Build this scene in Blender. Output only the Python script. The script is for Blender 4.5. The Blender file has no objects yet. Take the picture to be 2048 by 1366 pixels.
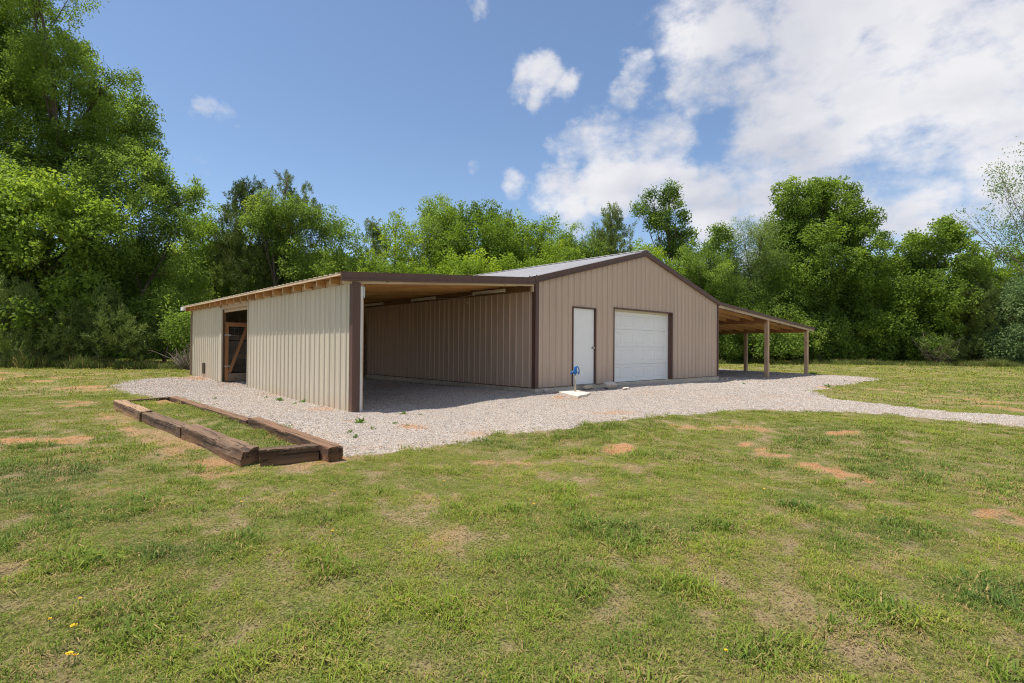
import bpy, bmesh, math, random
import numpy as np
from mathutils import Vector, Matrix
random.seed(4)
S = bpy.context.scene
COL = S.collection
GRAVEL=[(-6.83, 9.25), (-5.94, 10.2), (-5.17, 10.2), (-4.7, 10.83), (-3.87, 10.62), (-0.39, 13.02), (3.68, 13.81), (8.23, 10.43), (13.89, 7.19), (21.0, 5.76), (19.84, 3.37), (18.91, 0.58), (18.7, -0.36), (18.36, -1.68), (17.15, -3.1), (12.3, -3.24), (10.24, -3.07), (8.48, -3.3), (6.13, -4.17), (5.6, -5.47), (4.85, -6.92), (5.27, -7.97), (6.51, -9.59), (4.44, -9.47), (3.67, -8.05), (3.65, -7.49), (3.7, -6.7), (3.53, -5.51), (2.68, -4.47), (1.66, -3.88), (0.13, -3.54), (-0.56, -3.44), (-1.69, -3.19), (-2.69, -2.97), (-3.67, -2.88), (-4.36, -2.94), (-5.06, -3.01), (-5.7, -3.02), (-6.1, -2.92), (-6.02, -2.19), (-6.11, 0.2), (-6.44, 4.17), (-6.77, 4.85), (-6.78, 5.7), (-6.89, 8.7)]
SOIL=[(-3.043, -4.56, 0.219, -0.194, -0.318, -0.226, 1.0), (0.398, -6.251, 0.264, -0.213, -0.228, -0.06, 1.0), (-1.513, -5.547, 0.078, -0.077, -0.194, -0.083, 1.0), (-1.723, -5.834, 0.115, -0.108, -0.156, -0.063, 1.0), (-1.936, -6.163, 0.16, -0.142, -0.148, -0.055, 0.9), (-1.947, -5.956, 0.14, -0.13, -0.15, -0.06, 0.8), (-2.211, -6.592, 0.128, -0.107, -0.216, -0.069, 1.0), (-2.303, -6.823, 0.175, -0.138, -0.208, -0.06, 1.0), (-2.438, -7.051, 0.153, -0.117, -0.173, -0.045, 1.0), (-2.56, -7.259, 0.168, -0.126, -0.141, -0.033, 0.9), (-0.978, -4.422, 0.27, -0.243, -0.293, -0.159, 0.7), (-0.988, -4.134, 0.095, -0.081, -0.15, -0.087, 1.0), (-2.921, -8.197, 0.187, -0.135, -0.206, -0.018, 1.0), (-3.055, -8.4, 0.126, -0.094, -0.157, -0.009, 0.8), (-6.186, -4.843, 0.087, -0.058, -0.06, -0.086, 0.5), (-8.741, 0.344, 0.611, -0.434, -0.005, -0.297, 1.0), (-8.229, 0.265, 0.196, -0.143, -0.014, -0.193, 1.0), (-8.556, -2.225, 0.068, -0.059, -0.008, -0.161, 1.0), (-7.909, 4.678, 0.288, -0.255, -0.024, -0.33, 0.8), (-7.534, -0.046, 0.305, -0.246, -0.091, -0.583, 0.6), (-7.284, -1.127, 0.281, -0.227, -0.134, -0.635, 0.65), (-7.311, -2.366, 0.239, -0.207, -0.088, -0.354, 0.8), (-7.286, -2.989, 0.184, -0.16, -0.06, -0.215, 0.7), (-6.9, -3.124, 0.346, -0.293, -0.069, -0.194, 0.5), (-6.311, -2.993, 0.191, -0.156, -0.086, -0.191, 1.0), (-6.546, 2.771, 0.511, -0.329, -0.117, -0.574, 1.0), (-6.65, 4.002, 0.303, -0.25, -0.05, -0.282, 1.0), (-7.59, 1.755, 0.242, -0.166, -0.055, -0.447, 0.6), (-5.671, -7.744, 0.083, -0.078, -0.065, -0.02, 0.5), (-6.033, -7.96, 0.101, -0.097, -0.119, -0.032, 0.45), (-6.198, -7.587, 0.108, -0.103, -0.072, -0.03, 0.4), (-8.901, -4.588, 0.114, -0.094, 0.001, -0.135, 0.7), (-4.814, -5.151, 0.213, -0.182, -0.121, -0.106, 0.5), (-7.145, -6.269, 0.096, -0.081, -0.035, -0.049, 0.3), (-6.904, -4.685, 0.192, -0.139, -0.045, -0.091, 0.35), (-8.745, -4.325, 0.16, -0.135, -0.004, -0.13, 0.5), (-7.656, -5.503, 0.138, -0.107, -0.035, -0.092, 0.4), (-5.241, -7.011, 0.132, -0.118, -0.103, -0.048, 0.3), (-5.397, -8.519, 0.085, -0.081, -0.102, -0.006, 0.4), (-5.822, -8.263, 0.097, -0.094, -0.085, -0.013, 0.4), (-7.159, -4.793, 0.089, -0.067, -0.027, -0.062, 0.5), (-5.982, -0.531, 0.333, -0.295, -0.131, -0.37, 0.3), (-6.096, 1.286, 0.323, -0.273, -0.145, -0.522, 0.3), (-4.079, -5.845, 0.115, -0.101, -0.107, -0.064, 0.4), (-4.295, -4.046, 0.195, -0.153, -0.121, -0.123, 0.4), (-8.757, -5.328, 0.089, -0.07, -0.002, -0.058, 0.4), (-8.255, -5.936, 0.139, -0.111, -0.013, -0.056, 0.3), (-7.514, -6.547, 0.089, -0.077, -0.027, -0.043, 0.35), (-6.782, -7.042, 0.11, -0.102, -0.05, -0.04, 0.35)]
RUST=[(-4.629, -1.941, 0.282, -0.17, -0.127, -0.202, 1.0), (-5.119, -1.046, 0.148, -0.117, -0.095, -0.194, 0.6), (-0.897, -3.031, 0.528, -0.287, -0.187, -0.133, 0.8), (-0.355, -1.1, 0.162, -0.114, -0.331, -0.295, 0.8), (-0.423, -1.575, 0.282, -0.167, -0.279, -0.236, 0.5), (-4.445, 7.211, 0.636, -0.466, -0.304, -1.092, 0.4), (-4.742, 9.684, 0.616, -0.302, -0.185, -0.821, 0.9), (-4.517, 3.602, 0.552, -0.319, -0.186, -0.525, 0.5), (-4.744, 0.708, 0.346, -0.287, -0.183, -0.416, 0.6), (-1.322, 3.775, 0.716, -0.831, -0.334, -0.552, 0.5), (-0.991, 0.996, 0.417, -0.414, -0.306, -0.376, 0.4), (2.101, -1.751, 0.695, -0.385, -0.387, -0.245, 0.3), (3.207, -3.053, 0.754, -0.493, -0.327, -0.153, 0.3), (9.909, -3.168, 0.485, -0.288, -0.771, -0.228, 0.6), (4.727, -3.597, 1.018, -0.345, -0.361, -0.136, 0.4), (-5.728, -2.817, 0.293, -0.206, -0.096, -0.18, 0.5), (-3.997, -2.705, 0.396, -0.213, -0.121, -0.149, 0.6)]
LUSH=[(-4.381, -7.709, 0.628, -0.533, -0.541, -0.121, 1.0), (-4.799, -8.371, 0.302, -0.273, -0.473, -0.04, 1.0), (-5.487, -6.564, 0.526, -0.466, -0.275, -0.175, 0.7), (-3.808, -7.019, 0.416, -0.355, -0.382, -0.128, 0.6), (-8.634, -1.957, 0.424, -0.363, -0.025, -0.681, 0.7), (-4.015, -5.318, 0.496, -0.438, -0.369, -0.258, 0.4), (-8.153, -4.863, 0.353, -0.279, -0.042, -0.221, 0.7), (-7.371, -6.67, 0.214, -0.189, -0.083, -0.113, 0.6), (-6.354, -7.653, 0.253, -0.242, -0.139, -0.059, 0.5), (-7.794, -6.062, 0.192, -0.157, -0.062, -0.151, 0.6), (-8.792, -2.917, 0.237, -0.208, -0.005, -0.342, 0.4), (-7.388, -5.672, 0.283, -0.225, -0.08, -0.163, 0.5)]
LIME=[(-6.812, -5.683, 0.146, -0.116, -0.08, -0.118, 1.0), (-5.399, -8.26, 0.129, -0.122, -0.135, -0.018, 1.0), (-8.029, -6.313, 0.099, -0.083, -0.022, -0.062, 0.8), (-4.49, -6.615, 0.13, -0.114, -0.16, -0.077, 0.7), (-4.461, -5.509, 0.115, -0.1, -0.131, -0.095, 0.6), (-6.727, -7.35, 0.102, -0.095, -0.075, -0.047, 0.5), (-7.804, -6.523, 0.116, -0.099, -0.028, -0.058, 0.6), (-7.244, 4.554, 0.445, -0.419, -0.077, -0.625, 0.6), (-8.209, 9.632, 1.166, -0.838, -0.031, -0.839, 0.5), (-7.365, -4.836, 0.197, -0.15, -0.044, -0.113, 0.4), (-6.305, -4.941, 0.52, -0.375, -0.107, -0.157, 0.3)]
TREES=[
('elm', 'tall airy tree with the highest crown at the left edge', [-8.13, 27.54, 0.07], [(-1.15, 2.89, 18.05, 2.42), (0.4, -2.73, 14.31, 1.56), (-0.44, -1.16, 19.28, 2.84), (-1.48, 2.21, 13.68, 2.84), (0.87, 1.3, 13.86, 2.13), (2.87, -1.69, 15.09, 1.02), (2.71, -0.71, 13.78, 1.08), (3.4, -3.45, 12.21, 1.28), (2.04, -0.21, 11.59, 1.99), (3.96, -3.84, 10.09, 1.36), (5.41, -3.17, 9.13, 1.19), (2.84, -4.78, 8.63, 2.13), (0.43, -0.71, 10.02, 2.7), (-2.78, 2.2, 15.79, 3.69), (-2.55, 2.82, 9.91, 3.98), (5.77, -5.33, 8.5, 0.51), (1.32, -0.83, 16.42, 0.71)]),
('gum', 'yellow green leafy tree under the tall airy one at the left edge', [-8.72, 22.61, 0.1], [(0.1, 0.03, 5.46, 2.18), (-0.34, 0.02, 3.04, 1.94), (1.35, -1.91, 3.88, 1.69), (2.41, -2.07, 5.72, 1.45), (-1.52, 2.36, 5.12, 2.91), (0.85, -1.69, 6.38, 1.69), (0.72, -2.3, 1.93, 1.45), (-0.24, 0.82, 7.3, 1.45)]),
('mid', 'round crowned tree left of the beige lean-to with pale mixed leaves', [-4.76, 21.64, 0.07], [(-0.48, -0.24, 6.03, 1.84), (1.16, -0.5, 5.28, 1.58), (0.63, 0.44, 3.39, 1.97), (-1.14, 2.13, 3.13, 1.97), (1.84, -1.04, 3.49, 1.32), (1.44, -0.53, 6.76, 1.05), (-0.66, 1.35, 4.8, 1.84), (1.19, -1.08, 2.15, 1.58)]),
('bright', 'light green tree between the pale mixed tree and the dark cedar', [0.42, 27.76, 0.05], [(-0.54, -0.73, 7.66, 1.67), (0.69, -0.37, 6.01, 1.91), (-0.91, -0.12, 5.26, 2.08), (-0.06, -0.07, 4.1, 2.08), (-1.4, 0.27, 8.29, 1.04)]),
('cedar', 'dark pointed cedar with several tops behind the beige lean-to', [2.41, 23.16, 0.05], [(0.37, 0.08, 10.43, 0.59), (-1.84, 1.48, 9.68, 0.65), (-1.17, 0.8, 9.29, 0.98), (-0.34, -0.71, 8.59, 1.47), (0.99, -0.81, 9.01, 1.04), (-0.9, 0.9, 7.46, 2.02), (0.83, -0.66, 7.19, 1.79), (-1.68, 0.92, 5.33, 2.12), (0.24, 0.82, 5.37, 2.28), (-2.04, 2.14, 8.35, 0.72), (-2.06, 3.2, 6.72, 1.14), (1.31, -0.26, 4.92, 1.96), (-0.06, -1.01, 10.58, 0.29)]),
('mid', 'vine covered tree climbing the dark pointed cedar', [1.55, 21.9, 0.05], [(-0.08, 0.41, 8.46, 1.12), (0.83, -0.46, 8.32, 1.06), (-0.72, 0.06, 7.59, 0.81), (0.6, -0.02, 6.38, 0.93)]),
('mid', 'rounded olive green tree on the right flank of the dark cedar', [4.2, 20.11, 0.04], [(-0.3, 1.17, 8.14, 1.07), (0.12, 0.23, 7.05, 1.33), (0.38, -0.95, 6.08, 1.07), (-0.66, 0.27, 5.54, 1.89), (0.74, -0.66, 4.89, 1.07), (-0.07, -0.4, 4.14, 1.89)]),
('cedar', 'small dark cedar rising left of the bright vine thicket', [6.34, 19.48, 0.02], [(0.08, 0.12, 7.56, 0.65), (-0.17, 0.4, 6.68, 0.91), (0.32, -0.19, 6.09, 1.14), (-0.71, 0.11, 4.84, 0.98)]),
('bright', 'bright green tree above the left end of the lean-to roof', [6.25, 16.82, -0.01], [(0.16, 0.39, 7.51, 1.16), (-0.27, 0.99, 6.42, 1.22), (0.81, -0.13, 6.0, 1.53), (-0.04, 0.0, 4.69, 1.83)]),
('mid', 'taller round topped tree above the middle of the lean-to roof', [9.47, 17.92, -0.03], [(0.23, 0.62, 9.18, 1.41), (-0.65, 0.74, 7.83, 1.35), (0.63, -0.81, 7.79, 1.52), (0.03, -0.13, 6.6, 2.02)]),
('bright', 'sprawling light green tree right of the round topped one', [10.92, 15.2, -0.07], [(-0.33, 1.33, 8.41, 1.31), (0.6, -0.1, 8.39, 1.37), (-0.35, -0.35, 6.7, 1.89), (-1.14, 0.73, 6.15, 1.47), (0.27, -1.38, 6.93, 1.14)]),
('bright', 'light green tree whose tips meet the start of the metal roof', [13.86, 13.81, -0.1], [(-0.99, 0.34, 7.98, 1.21), (0.65, -0.35, 8.43, 0.81), (-0.06, 0.21, 6.74, 1.85), (-1.44, 0.94, 6.06, 1.62), (0.92, -0.94, 7.02, 1.15)]),
('mid', 'low olive tree behind the middle of the barn roof', [18.93, 14.55, -0.11], [(-0.37, -0.03, 8.24, 1.29), (-1.23, 0.54, 7.2, 1.71), (0.75, -0.64, 7.3, 1.52), (0.19, 0.43, 6.49, 1.89)]),
('cedar', 'feathery dark cedar standing just left of the roof peak', [21.48, 13.53, -0.12], [(-0.79, -0.4, 9.82, 0.78), (-0.1, 0.53, 8.93, 1.25), (-0.15, -0.69, 8.16, 1.4), (-0.65, 1.07, 8.05, 1.01), (-0.45, -0.29, 6.87, 1.75)]),
('oak', 'lone tall oak with lopsided crown against the cloud behind the roof peak', [32.66, 15.4, -0.12], [(-0.22, 0.27, 14.7, 0.82), (-1.59, 1.29, 13.98, 0.82), (-1.85, 2.02, 13.29, 0.77), (-1.05, 0.73, 12.59, 1.07), (-0.28, -0.43, 13.68, 0.48), (0.13, -0.96, 12.5, 0.44), (-0.09, -0.1, 11.31, 1.07), (0.65, -0.96, 10.95, 0.63), (0.17, 0.38, 9.85, 1.21), (0.2, -0.94, 9.38, 0.87), (-0.24, 0.65, 14.12, 0.48), (-1.54, 0.82, 11.75, 0.68), (0.11, -0.38, 8.36, 1.45)]),
('bright', 'bushy light tree at the foot of the lone oak left side', [29.19, 15.91, -0.11], [(0.03, 0.06, 8.69, 1.39), (-0.84, 0.45, 7.8, 1.39), (0.13, -1.06, 7.34, 1.85)]),
('mid', 'bushy green tree right of the lone oak above the gable slope', [32.67, 12.66, -0.13], [(-1.05, -0.3, 8.16, 1.76), (-0.03, -1.07, 6.77, 2.08), (-1.29, 0.66, 6.6, 2.08), (-0.23, 0.12, 5.2, 2.32)]),
('oak', 'small pointed leafy tree between the lone oak and the willow like tree', [36.63, 13.06, -0.14], [(-0.21, 0.02, 11.32, 0.99), (0.17, -0.11, 10.16, 1.39), (-0.65, -0.06, 8.52, 1.58)]),
('willow', 'pale feathery tree with drooping branches left of the great sweetgum', [37.71, 10.68, -0.15], [(-0.79, 0.42, 10.67, 1.26), (0.1, -0.78, 11.06, 1.07), (0.68, 0.3, 9.02, 1.94), (-0.89, 0.71, 7.37, 2.03), (0.77, -1.15, 8.86, 1.45), (0.61, 0.05, 5.92, 2.18)]),
('gum', 'great broad sweetgum towering over the open carport', [44.35, 7.21, -0.15], [(-2.84, 1.36, 14.35, 1.82), (-1.23, -0.15, 14.81, 1.52), (2.03, -0.91, 15.5, 1.52), (0.34, 0.74, 12.87, 3.33), (-0.93, 2.66, 12.04, 2.43), (0.0, -2.23, 12.32, 1.82), (1.11, -3.46, 12.43, 0.91), (-2.03, 0.4, 8.65, 3.79), (-0.17, -2.2, 9.02, 2.78), (-1.36, 3.16, 8.1, 2.27), (2.01, 0.19, 5.58, 3.79), (1.54, -2.73, 5.17, 2.53), (-3.27, 1.2, 4.65, 2.78), (2.98, -1.39, 7.17, 2.53)]),
('oak', 'small tree right of the great sweetgum with one arm against the sky', [53.97, 3.69, -0.16], [(-0.39, 0.53, 12.01, 0.82), (-0.13, 1.29, 11.76, 0.49), (-2.31, 1.34, 9.91, 1.2), (-0.7, 0.67, 8.06, 2.19), (-2.2, 1.58, 6.06, 2.19)]),
('gum', 'wide bright green tree between the sweetgum and the dark cedar', [50.34, 0.24, -0.18], [(-2.35, 0.15, 10.6, 1.29), (0.6, -0.79, 11.5, 1.29), (0.5, -1.99, 10.14, 1.39), (-0.89, 0.74, 8.98, 2.28), (0.43, -1.15, 8.05, 2.72), (-3.47, 1.88, 7.3, 2.08), (-1.96, 0.04, 5.34, 3.22), (4.03, -1.92, 8.57, 1.48), (-1.12, 2.15, 3.94, 2.47), (-5.3, 3.48, 2.95, 2.47)]),
('cedar', 'dark olive cedar low at the right edge of the woods', [50.29, -2.46, -0.19], [(0.02, -0.0, 6.17, 1.61), (-0.41, 0.44, 3.83, 2.61), (0.27, -0.93, 4.65, 2.37), (-0.11, 0.64, 1.72, 2.13), (-0.74, 1.55, 3.21, 1.42)]),
('bright', 'light green tree behind the dark cedar at the right edge', [59.44, -4.17, -0.18], [(-2.41, 0.84, 8.91, 1.79), (-1.06, -0.59, 9.37, 2.0), (0.46, 0.72, 7.29, 2.37), (-0.1, -1.36, 6.85, 3.16), (-2.23, 1.37, 7.82, 1.58)]),
('blue', 'blue green bushy tree at the far right edge of the woods', [51.54, -5.0, -0.2], [(-0.72, 0.4, 4.2, 2.08), (1.2, -0.54, 3.0, 2.78), (-1.49, 0.8, 2.13, 1.85), (-0.28, -1.2, 5.37, 2.32)]),
('sparse', 'thin tree with bare twigs leaning in from the right edge', [40.37, -8.24, -0.2], [(-4.98, 2.95, 12.27, 0.47), (-4.42, 2.77, 11.11, 0.72), (-3.33, 1.99, 11.79, 0.93), (-4.16, 3.56, 9.57, 0.93), (-1.08, 2.36, 9.89, 1.43), (-6.42, 4.4, 9.39, 0.57), (-2.55, 3.1, 8.46, 1.07), (-4.78, 5.21, 10.07, 0.21), (-1.67, 1.27, 13.12, 2.15), (-1.74, 0.61, 9.16, 2.86), (-2.75, 1.69, 7.91, 1.07)]),
('mid', 'dark leafy tree beyond the right frame edge behind the blue green one', [63.09, -11.68, -0.19], [(-0.15, 0.85, 11.23, 3.96), (-2.85, 2.7, 6.67, 3.96), (-2.76, -0.18, 5.62, 4.45), (-4.46, 1.85, 3.07, 2.97)]),
('mid', 'leafy tree at the left end of the woods beyond the yellow green one', [-14.32, 26.47, 0.09], [(1.29, -3.27, 5.51, 3.47), (-0.16, 0.89, 2.76, 3.47), (1.86, -1.02, 2.36, 2.78), (0.96, -0.01, 9.2, 3.24), (-1.01, -0.88, 4.55, 3.47)]),
('oak', 'shaded tree standing deep in the woods left of the lean-to', [-2.7, 26.56, 0.05], [(0.1, 0.87, 4.74, 2.21), (-1.59, 0.58, 4.56, 2.21), (1.41, -0.22, 3.02, 1.89), (-3.05, 4.0, 4.72, 2.21)]),
('mid', 'dark bushy tree under the great sweetgum left of its trunk', [38.5, 9.94, -0.15], [(-1.59, 0.62, 4.95, 1.94), (-0.72, -0.69, 3.66, 2.18), (-2.49, 1.08, 3.22, 1.94), (0.68, -0.97, 5.86, 1.94)]),
('oak', 'shaded tree under the bright wide tree beside the carport corner', [43.56, 5.21, -0.15], [(0.73, 0.58, 3.38, 2.18), (-2.62, 1.16, 2.43, 1.94), (1.6, -1.47, 2.06, 1.69)]),
('cedar', 'low dark juniper bush at the far left wood edge', [-8.73, 20.57, 0.1], [(-0.61, 0.64, 1.91, 1.24), (0.28, -0.4, 1.51, 1.13), (-0.29, -0.01, 0.7, 0.91), (1.04, -0.85, 0.91, 0.91), (-1.8, 2.15, 1.29, 1.36)]),
('cedar', 'spreading juniper bush in the middle of the left wood edge', [-6.46, 19.13, 0.09], [(-0.15, 0.25, 1.34, 1.11), (0.68, -1.29, 0.94, 0.97), (-0.78, 0.35, 0.72, 0.81), (0.38, -0.21, 1.97, 0.93), (1.28, -0.64, 0.63, 0.69)]),
('mid', 'leafy thicket close to the rear corner of the lean-to', [-4.14, 18.33, 0.06], [(0.06, 0.38, 1.2, 0.92), (0.48, -0.83, 1.63, 0.85), (-0.42, 0.87, 2.08, 0.97), (0.88, -0.3, 0.77, 0.61), (0.31, 0.16, 0.44, 0.53)]),
('bright', 'bright vine bank seen over the front of the lean-to roof', [5.02, 15.23, -0.02], [(-1.37, 1.7, 4.21, 1.14), (-0.64, -0.06, 4.38, 1.02), (0.91, -0.83, 4.58, 0.97), (2.38, -1.82, 4.71, 0.97), (3.45, -2.93, 4.89, 0.91), (0.56, 0.02, 3.72, 1.71), (1.85, -2.55, 3.64, 1.71), (-1.25, 0.29, 2.86, 1.71)]),
('bright', 'bright vine bank seen over the roof joint of barn and lean-to', [10.92, 11.09, -0.09], [(-0.52, 1.03, 5.06, 0.88), (0.45, -0.26, 5.24, 0.88), (1.81, -1.17, 5.56, 0.77), (-0.02, 0.01, 4.17, 1.47), (1.06, -1.48, 4.4, 1.33)]),
('mid', 'thicket behind the open carport posts on the left', [33.05, 10.93, -0.13], [(-0.74, 0.07, 3.49, 1.81), (0.57, -0.96, 2.7, 1.58), (-0.54, -0.25, 1.49, 1.27), (-0.61, 0.98, 5.15, 1.81)]),
('oak', 'big leaved bush behind the carport back post', [34.38, 8.32, -0.14], [(-0.66, 0.12, 1.51, 1.06), (-0.2, -0.64, 2.1, 1.33), (0.72, -1.42, 1.52, 1.06), (-0.99, 0.76, 1.31, 0.88)]),
('mid', 'dark undergrowth right of the carport outer post', [39.76, 6.02, -0.15], [(0.13, 0.8, 1.57, 1.39), (1.24, -0.38, 1.16, 1.11), (-1.48, 1.04, 2.38, 1.57)]),
('gum', 'leafy low branches hanging to the grass right of the sweetgum', [45.5, 2.02, -0.17], [(-0.71, 0.91, 1.64, 1.52), (1.21, -0.12, 2.09, 1.71), (1.05, -1.53, 1.45, 1.33), (-2.7, 2.62, 1.2, 1.14)]),
('cedar', 'low juniper at the wood edge under the dark cedar', [46.98, -1.41, -0.19], [(-1.16, 0.48, 1.27, 1.1), (0.83, -0.53, 0.96, 0.92), (1.67, -1.69, 1.09, 1.1), (-1.38, 1.09, 2.08, 1.1)]),
('blue', 'low blue green shrub at the right frame edge', [49.58, -4.53, -0.2], [(-0.59, 0.25, 1.31, 1.09), (1.49, -0.79, 1.12, 1.18), (2.02, -1.93, 1.74, 1.54)])]
CLOUDS=[(0.62, 0.642, 0.451, 0.039, 0.75), (0.645, 0.62, 0.447, 0.047, 0.9), (0.675, 0.597, 0.434, 0.038, 0.8), (0.808, 0.372, 0.457, 0.113, 1), (0.803, 0.419, 0.425, 0.075, 1), (0.851, 0.272, 0.449, 0.113, 1), (0.884, 0.296, 0.362, 0.122, 1), (0.906, 0.197, 0.374, 0.122, 1), (0.898, 0.117, 0.423, 0.122, 1), (0.95, 0.082, 0.302, 0.141, 1), (0.949, 0.163, 0.268, 0.122, 0.95), (0.929, 0.254, 0.27, 0.122, 0.95), (0.891, 0.343, 0.298, 0.103, 1), (0.798, 0.488, 0.354, 0.08, 0.95), (0.75, 0.557, 0.356, 0.08, 1), (0.714, 0.606, 0.351, 0.056, 0.95), (0.738, 0.503, 0.45, 0.036, 0.6), (0.744, 0.527, 0.41, 0.039, 0.65), (0.721, 0.634, 0.279, 0.07, 0.9), (0.767, 0.569, 0.297, 0.075, 1), (0.822, 0.493, 0.284, 0.075, 0.9), (0.869, 0.425, 0.253, 0.08, 0.85), (0.915, 0.337, 0.22, 0.094, 0.8), (0.656, 0.697, 0.288, 0.036, 0.6), (0.642, 0.683, 0.349, 0.024, 0.46), (0.589, 0.743, 0.319, 0.023, 0.44), (0.533, 0.75, 0.392, 0.017, 0.38), (0.233, 0.907, 0.352, 0.023, 0.37), (0.208, 0.912, 0.354, 0.021, 0.36), (0.512, 0.801, 0.31, 0.026, 0.42), (0.52, 0.653, 0.55, 0.021, 0.4), (0.209, 0.941, 0.266, 0.038, 0.34), (0.239, 0.946, 0.221, 0.032, 0.45), (0.967, 0.155, 0.204, 0.103, 0.4), (0.976, 0.05, 0.213, 0.075, 0.35), (0.933, 0.096, 0.348, 0.113, 1), (0.678, 0.643, 0.356, 0.019, 0.36), (0.934, -0.016, 0.357, 0.188, 1), (0.97, -0.056, 0.237, 0.188, 0.9), (0.743, 0.314, 0.592, 0.15, 0.9), (0.828, 0.108, 0.55, 0.244, 1), (0.742, 0.628, 0.232, 0.056, 0.5), (0.492, 0.834, 0.251, 0.021, 0.4), (0.365, 0.896, 0.252, 0.028, 0.36)]
WEEDS=[(-5.04, -1.22, 0.13, 'leafy weed clump on the gravel in front of the brown corner post', 40), (-4.08, -0.91, 0.09, 'small upright weed at the edge of the lean-to shadow', 20), (-3.89, -1.13, 0.05, 'low weed right of the small upright one at the shadow edge', 16), (-4.68, -1.64, 0.06, 'weed at the left tip of the rusty gravel patch', 18), (-4.61, -1.87, 0.05, 'weed in the middle of the rusty gravel patch', 18), (-4.9, 2.54, 0.12, 'tall grassy weed at the foot of the beige wall', 30), (-4.86, 1.83, 0.07, 'small weed beside the foot of the beige wall near its middle', 18), (-4.6, 2.05, 0.09, 'bright weed at the foot of the beige wall right of the tall one', 26), (-4.97, 3.13, 0.06, 'tiny weed in the gravel left of the tall grassy weed', 16), (-5.86, 3.5, 0.07, 'lone dark weed in the gravel behind the timber bed', 16), (-5.16, -1.82, 0.06, 'flat weed on the gravel left of the rusty patch', 20), (-5.5, -1.83, 0.06, 'flat weed near the front right end of the timber bed', 22), (-5.58, -2.16, 0.07, 'weed at the gravel edge near the reddish timber end', 22), (19.47, 0.2, 0.22, 'weed tuft beside the outermost carport post', 30), (6.5, -0.69, 0.08, 'weed on the gravel just off the barn right corner', 20), (8.6, -0.7, 0.07, 'small weed right of the one off the barn corner', 18), (8.1, -1.38, 0.08, 'weed at the shade edge below the carport', 20), (10.16, -3.17, 0.16, 'larger weed clump on the gravel inside the lawn bend', 34), (13.5, -2.77, 0.09, 'small weed in the gravel tail at the right', 18)]
FLOWERS=[(-8.68, -5.52, 0.016, 'largest dandelion near the lower left corner of the lawn'), (-8.71, -5.73, 0.016, 'dandelion pair head left in the bottom left lawn'), (-8.69, -5.73, 0.013, 'dandelion just right of its neighbour in the bottom left lawn'), (-8.76, -5.37, 0.01, 'small yellow flower left of the largest dandelion'), (-8.64, -5.25, 0.009, 'small yellow flower above the largest dandelion'), (-8.26, -2.83, 0.01, 'yellow flower low in the lawn below the timber bed left side'), (-3.84, -6.72, 0.016, 'lone dandelion in the right lawn beyond the dark grass'), (-5.8, -5.68, 0.013, 'lone dandelion in the lawn straight below the barn corner'), (-7.58, -4.21, 0.011, 'dandelion in the lawn below the near timber corner'), (-6.87, -4.31, 0.01, 'dandelion in the lawn below the front timber'), (-5.91, -4.6, 0.01, 'dandelion in the lawn below the rusty gravel patch'), (-6.51, -7.61, 0.01, 'small yellow flower at the bottom edge right of centre'), (-7.28, -5.19, 0.01, 'yellow flower in the thin grass left of the lime green patch')]
BRUSH=[(45.59, -0.8, 2.2, 1.2, 'grey tangle of dead twigs at the wood edge right of the carport'), (-3.78, 15.93, 1.0, 0.8, 'dead twiggy brush behind the far corner of the beige lean-to')]

# ---------------------------------------------------------------- camera
cd = bpy.data.cameras.new('camera'); cam = bpy.data.objects.new('camera', cd); COL.objects.link(cam)
cd.sensor_width = 36; cd.lens = 18.703; cd.clip_start = .05; cd.clip_end = 3000
CX, CY, CZ = -8.899, -8.7196, 1.0638
R3 = Matrix(((0.730345, -0.012522, -0.682964), (-0.683039, -0.002574, -0.730378), (0.007388, 0.999918, -0.010433)))
cam.matrix_world = Matrix.Translation((CX, CY, CZ)) @ R3.to_4x4()
S.camera = cam
# ---------------------------------------------------------------- world
SUNV = Vector((-.24, .21, 1)).normalized()
w = bpy.data.worlds.new('World'); S.world = w; w.use_nodes = True
nt = w.node_tree; nt.nodes.clear(); N = nt.nodes.new; LK = nt.links.new
out = N('ShaderNodeOutputWorld'); bg = N('ShaderNodeBackground'); bg.inputs['Strength'].default_value = .125
sky = N('ShaderNodeTexSky'); sky.sky_type = 'NISHITA'; sky.sun_disc = False
sky.sun_elevation = math.asin(SUNV.z); sky.sun_rotation = math.atan2(SUNV.x, SUNV.y)
sky.air_density = 1.0; sky.dust_density = .5; sky.ozone_density = 2.6; sky.altitude = 300
def mth(op, a, b=None, c=None, nt=nt):
    n = nt.nodes.new('ShaderNodeMath'); n.operation = op
    for i, v in enumerate((a, b, c)):
        if v is None: continue
        if isinstance(v, (int, float)): n.inputs[i].default_value = v
        else: nt.links.new(v, n.inputs[i])
    return n.outputs[0]
tc = N('ShaderNodeTexCoord'); dirv = tc.outputs['Generated']
nrm = N('ShaderNodeVectorMath'); nrm.operation = 'NORMALIZE'; LK(dirv, nrm.inputs[0])
sep = N('ShaderNodeSeparateXYZ'); LK(nrm.outputs[0], sep.inputs[0])
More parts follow.
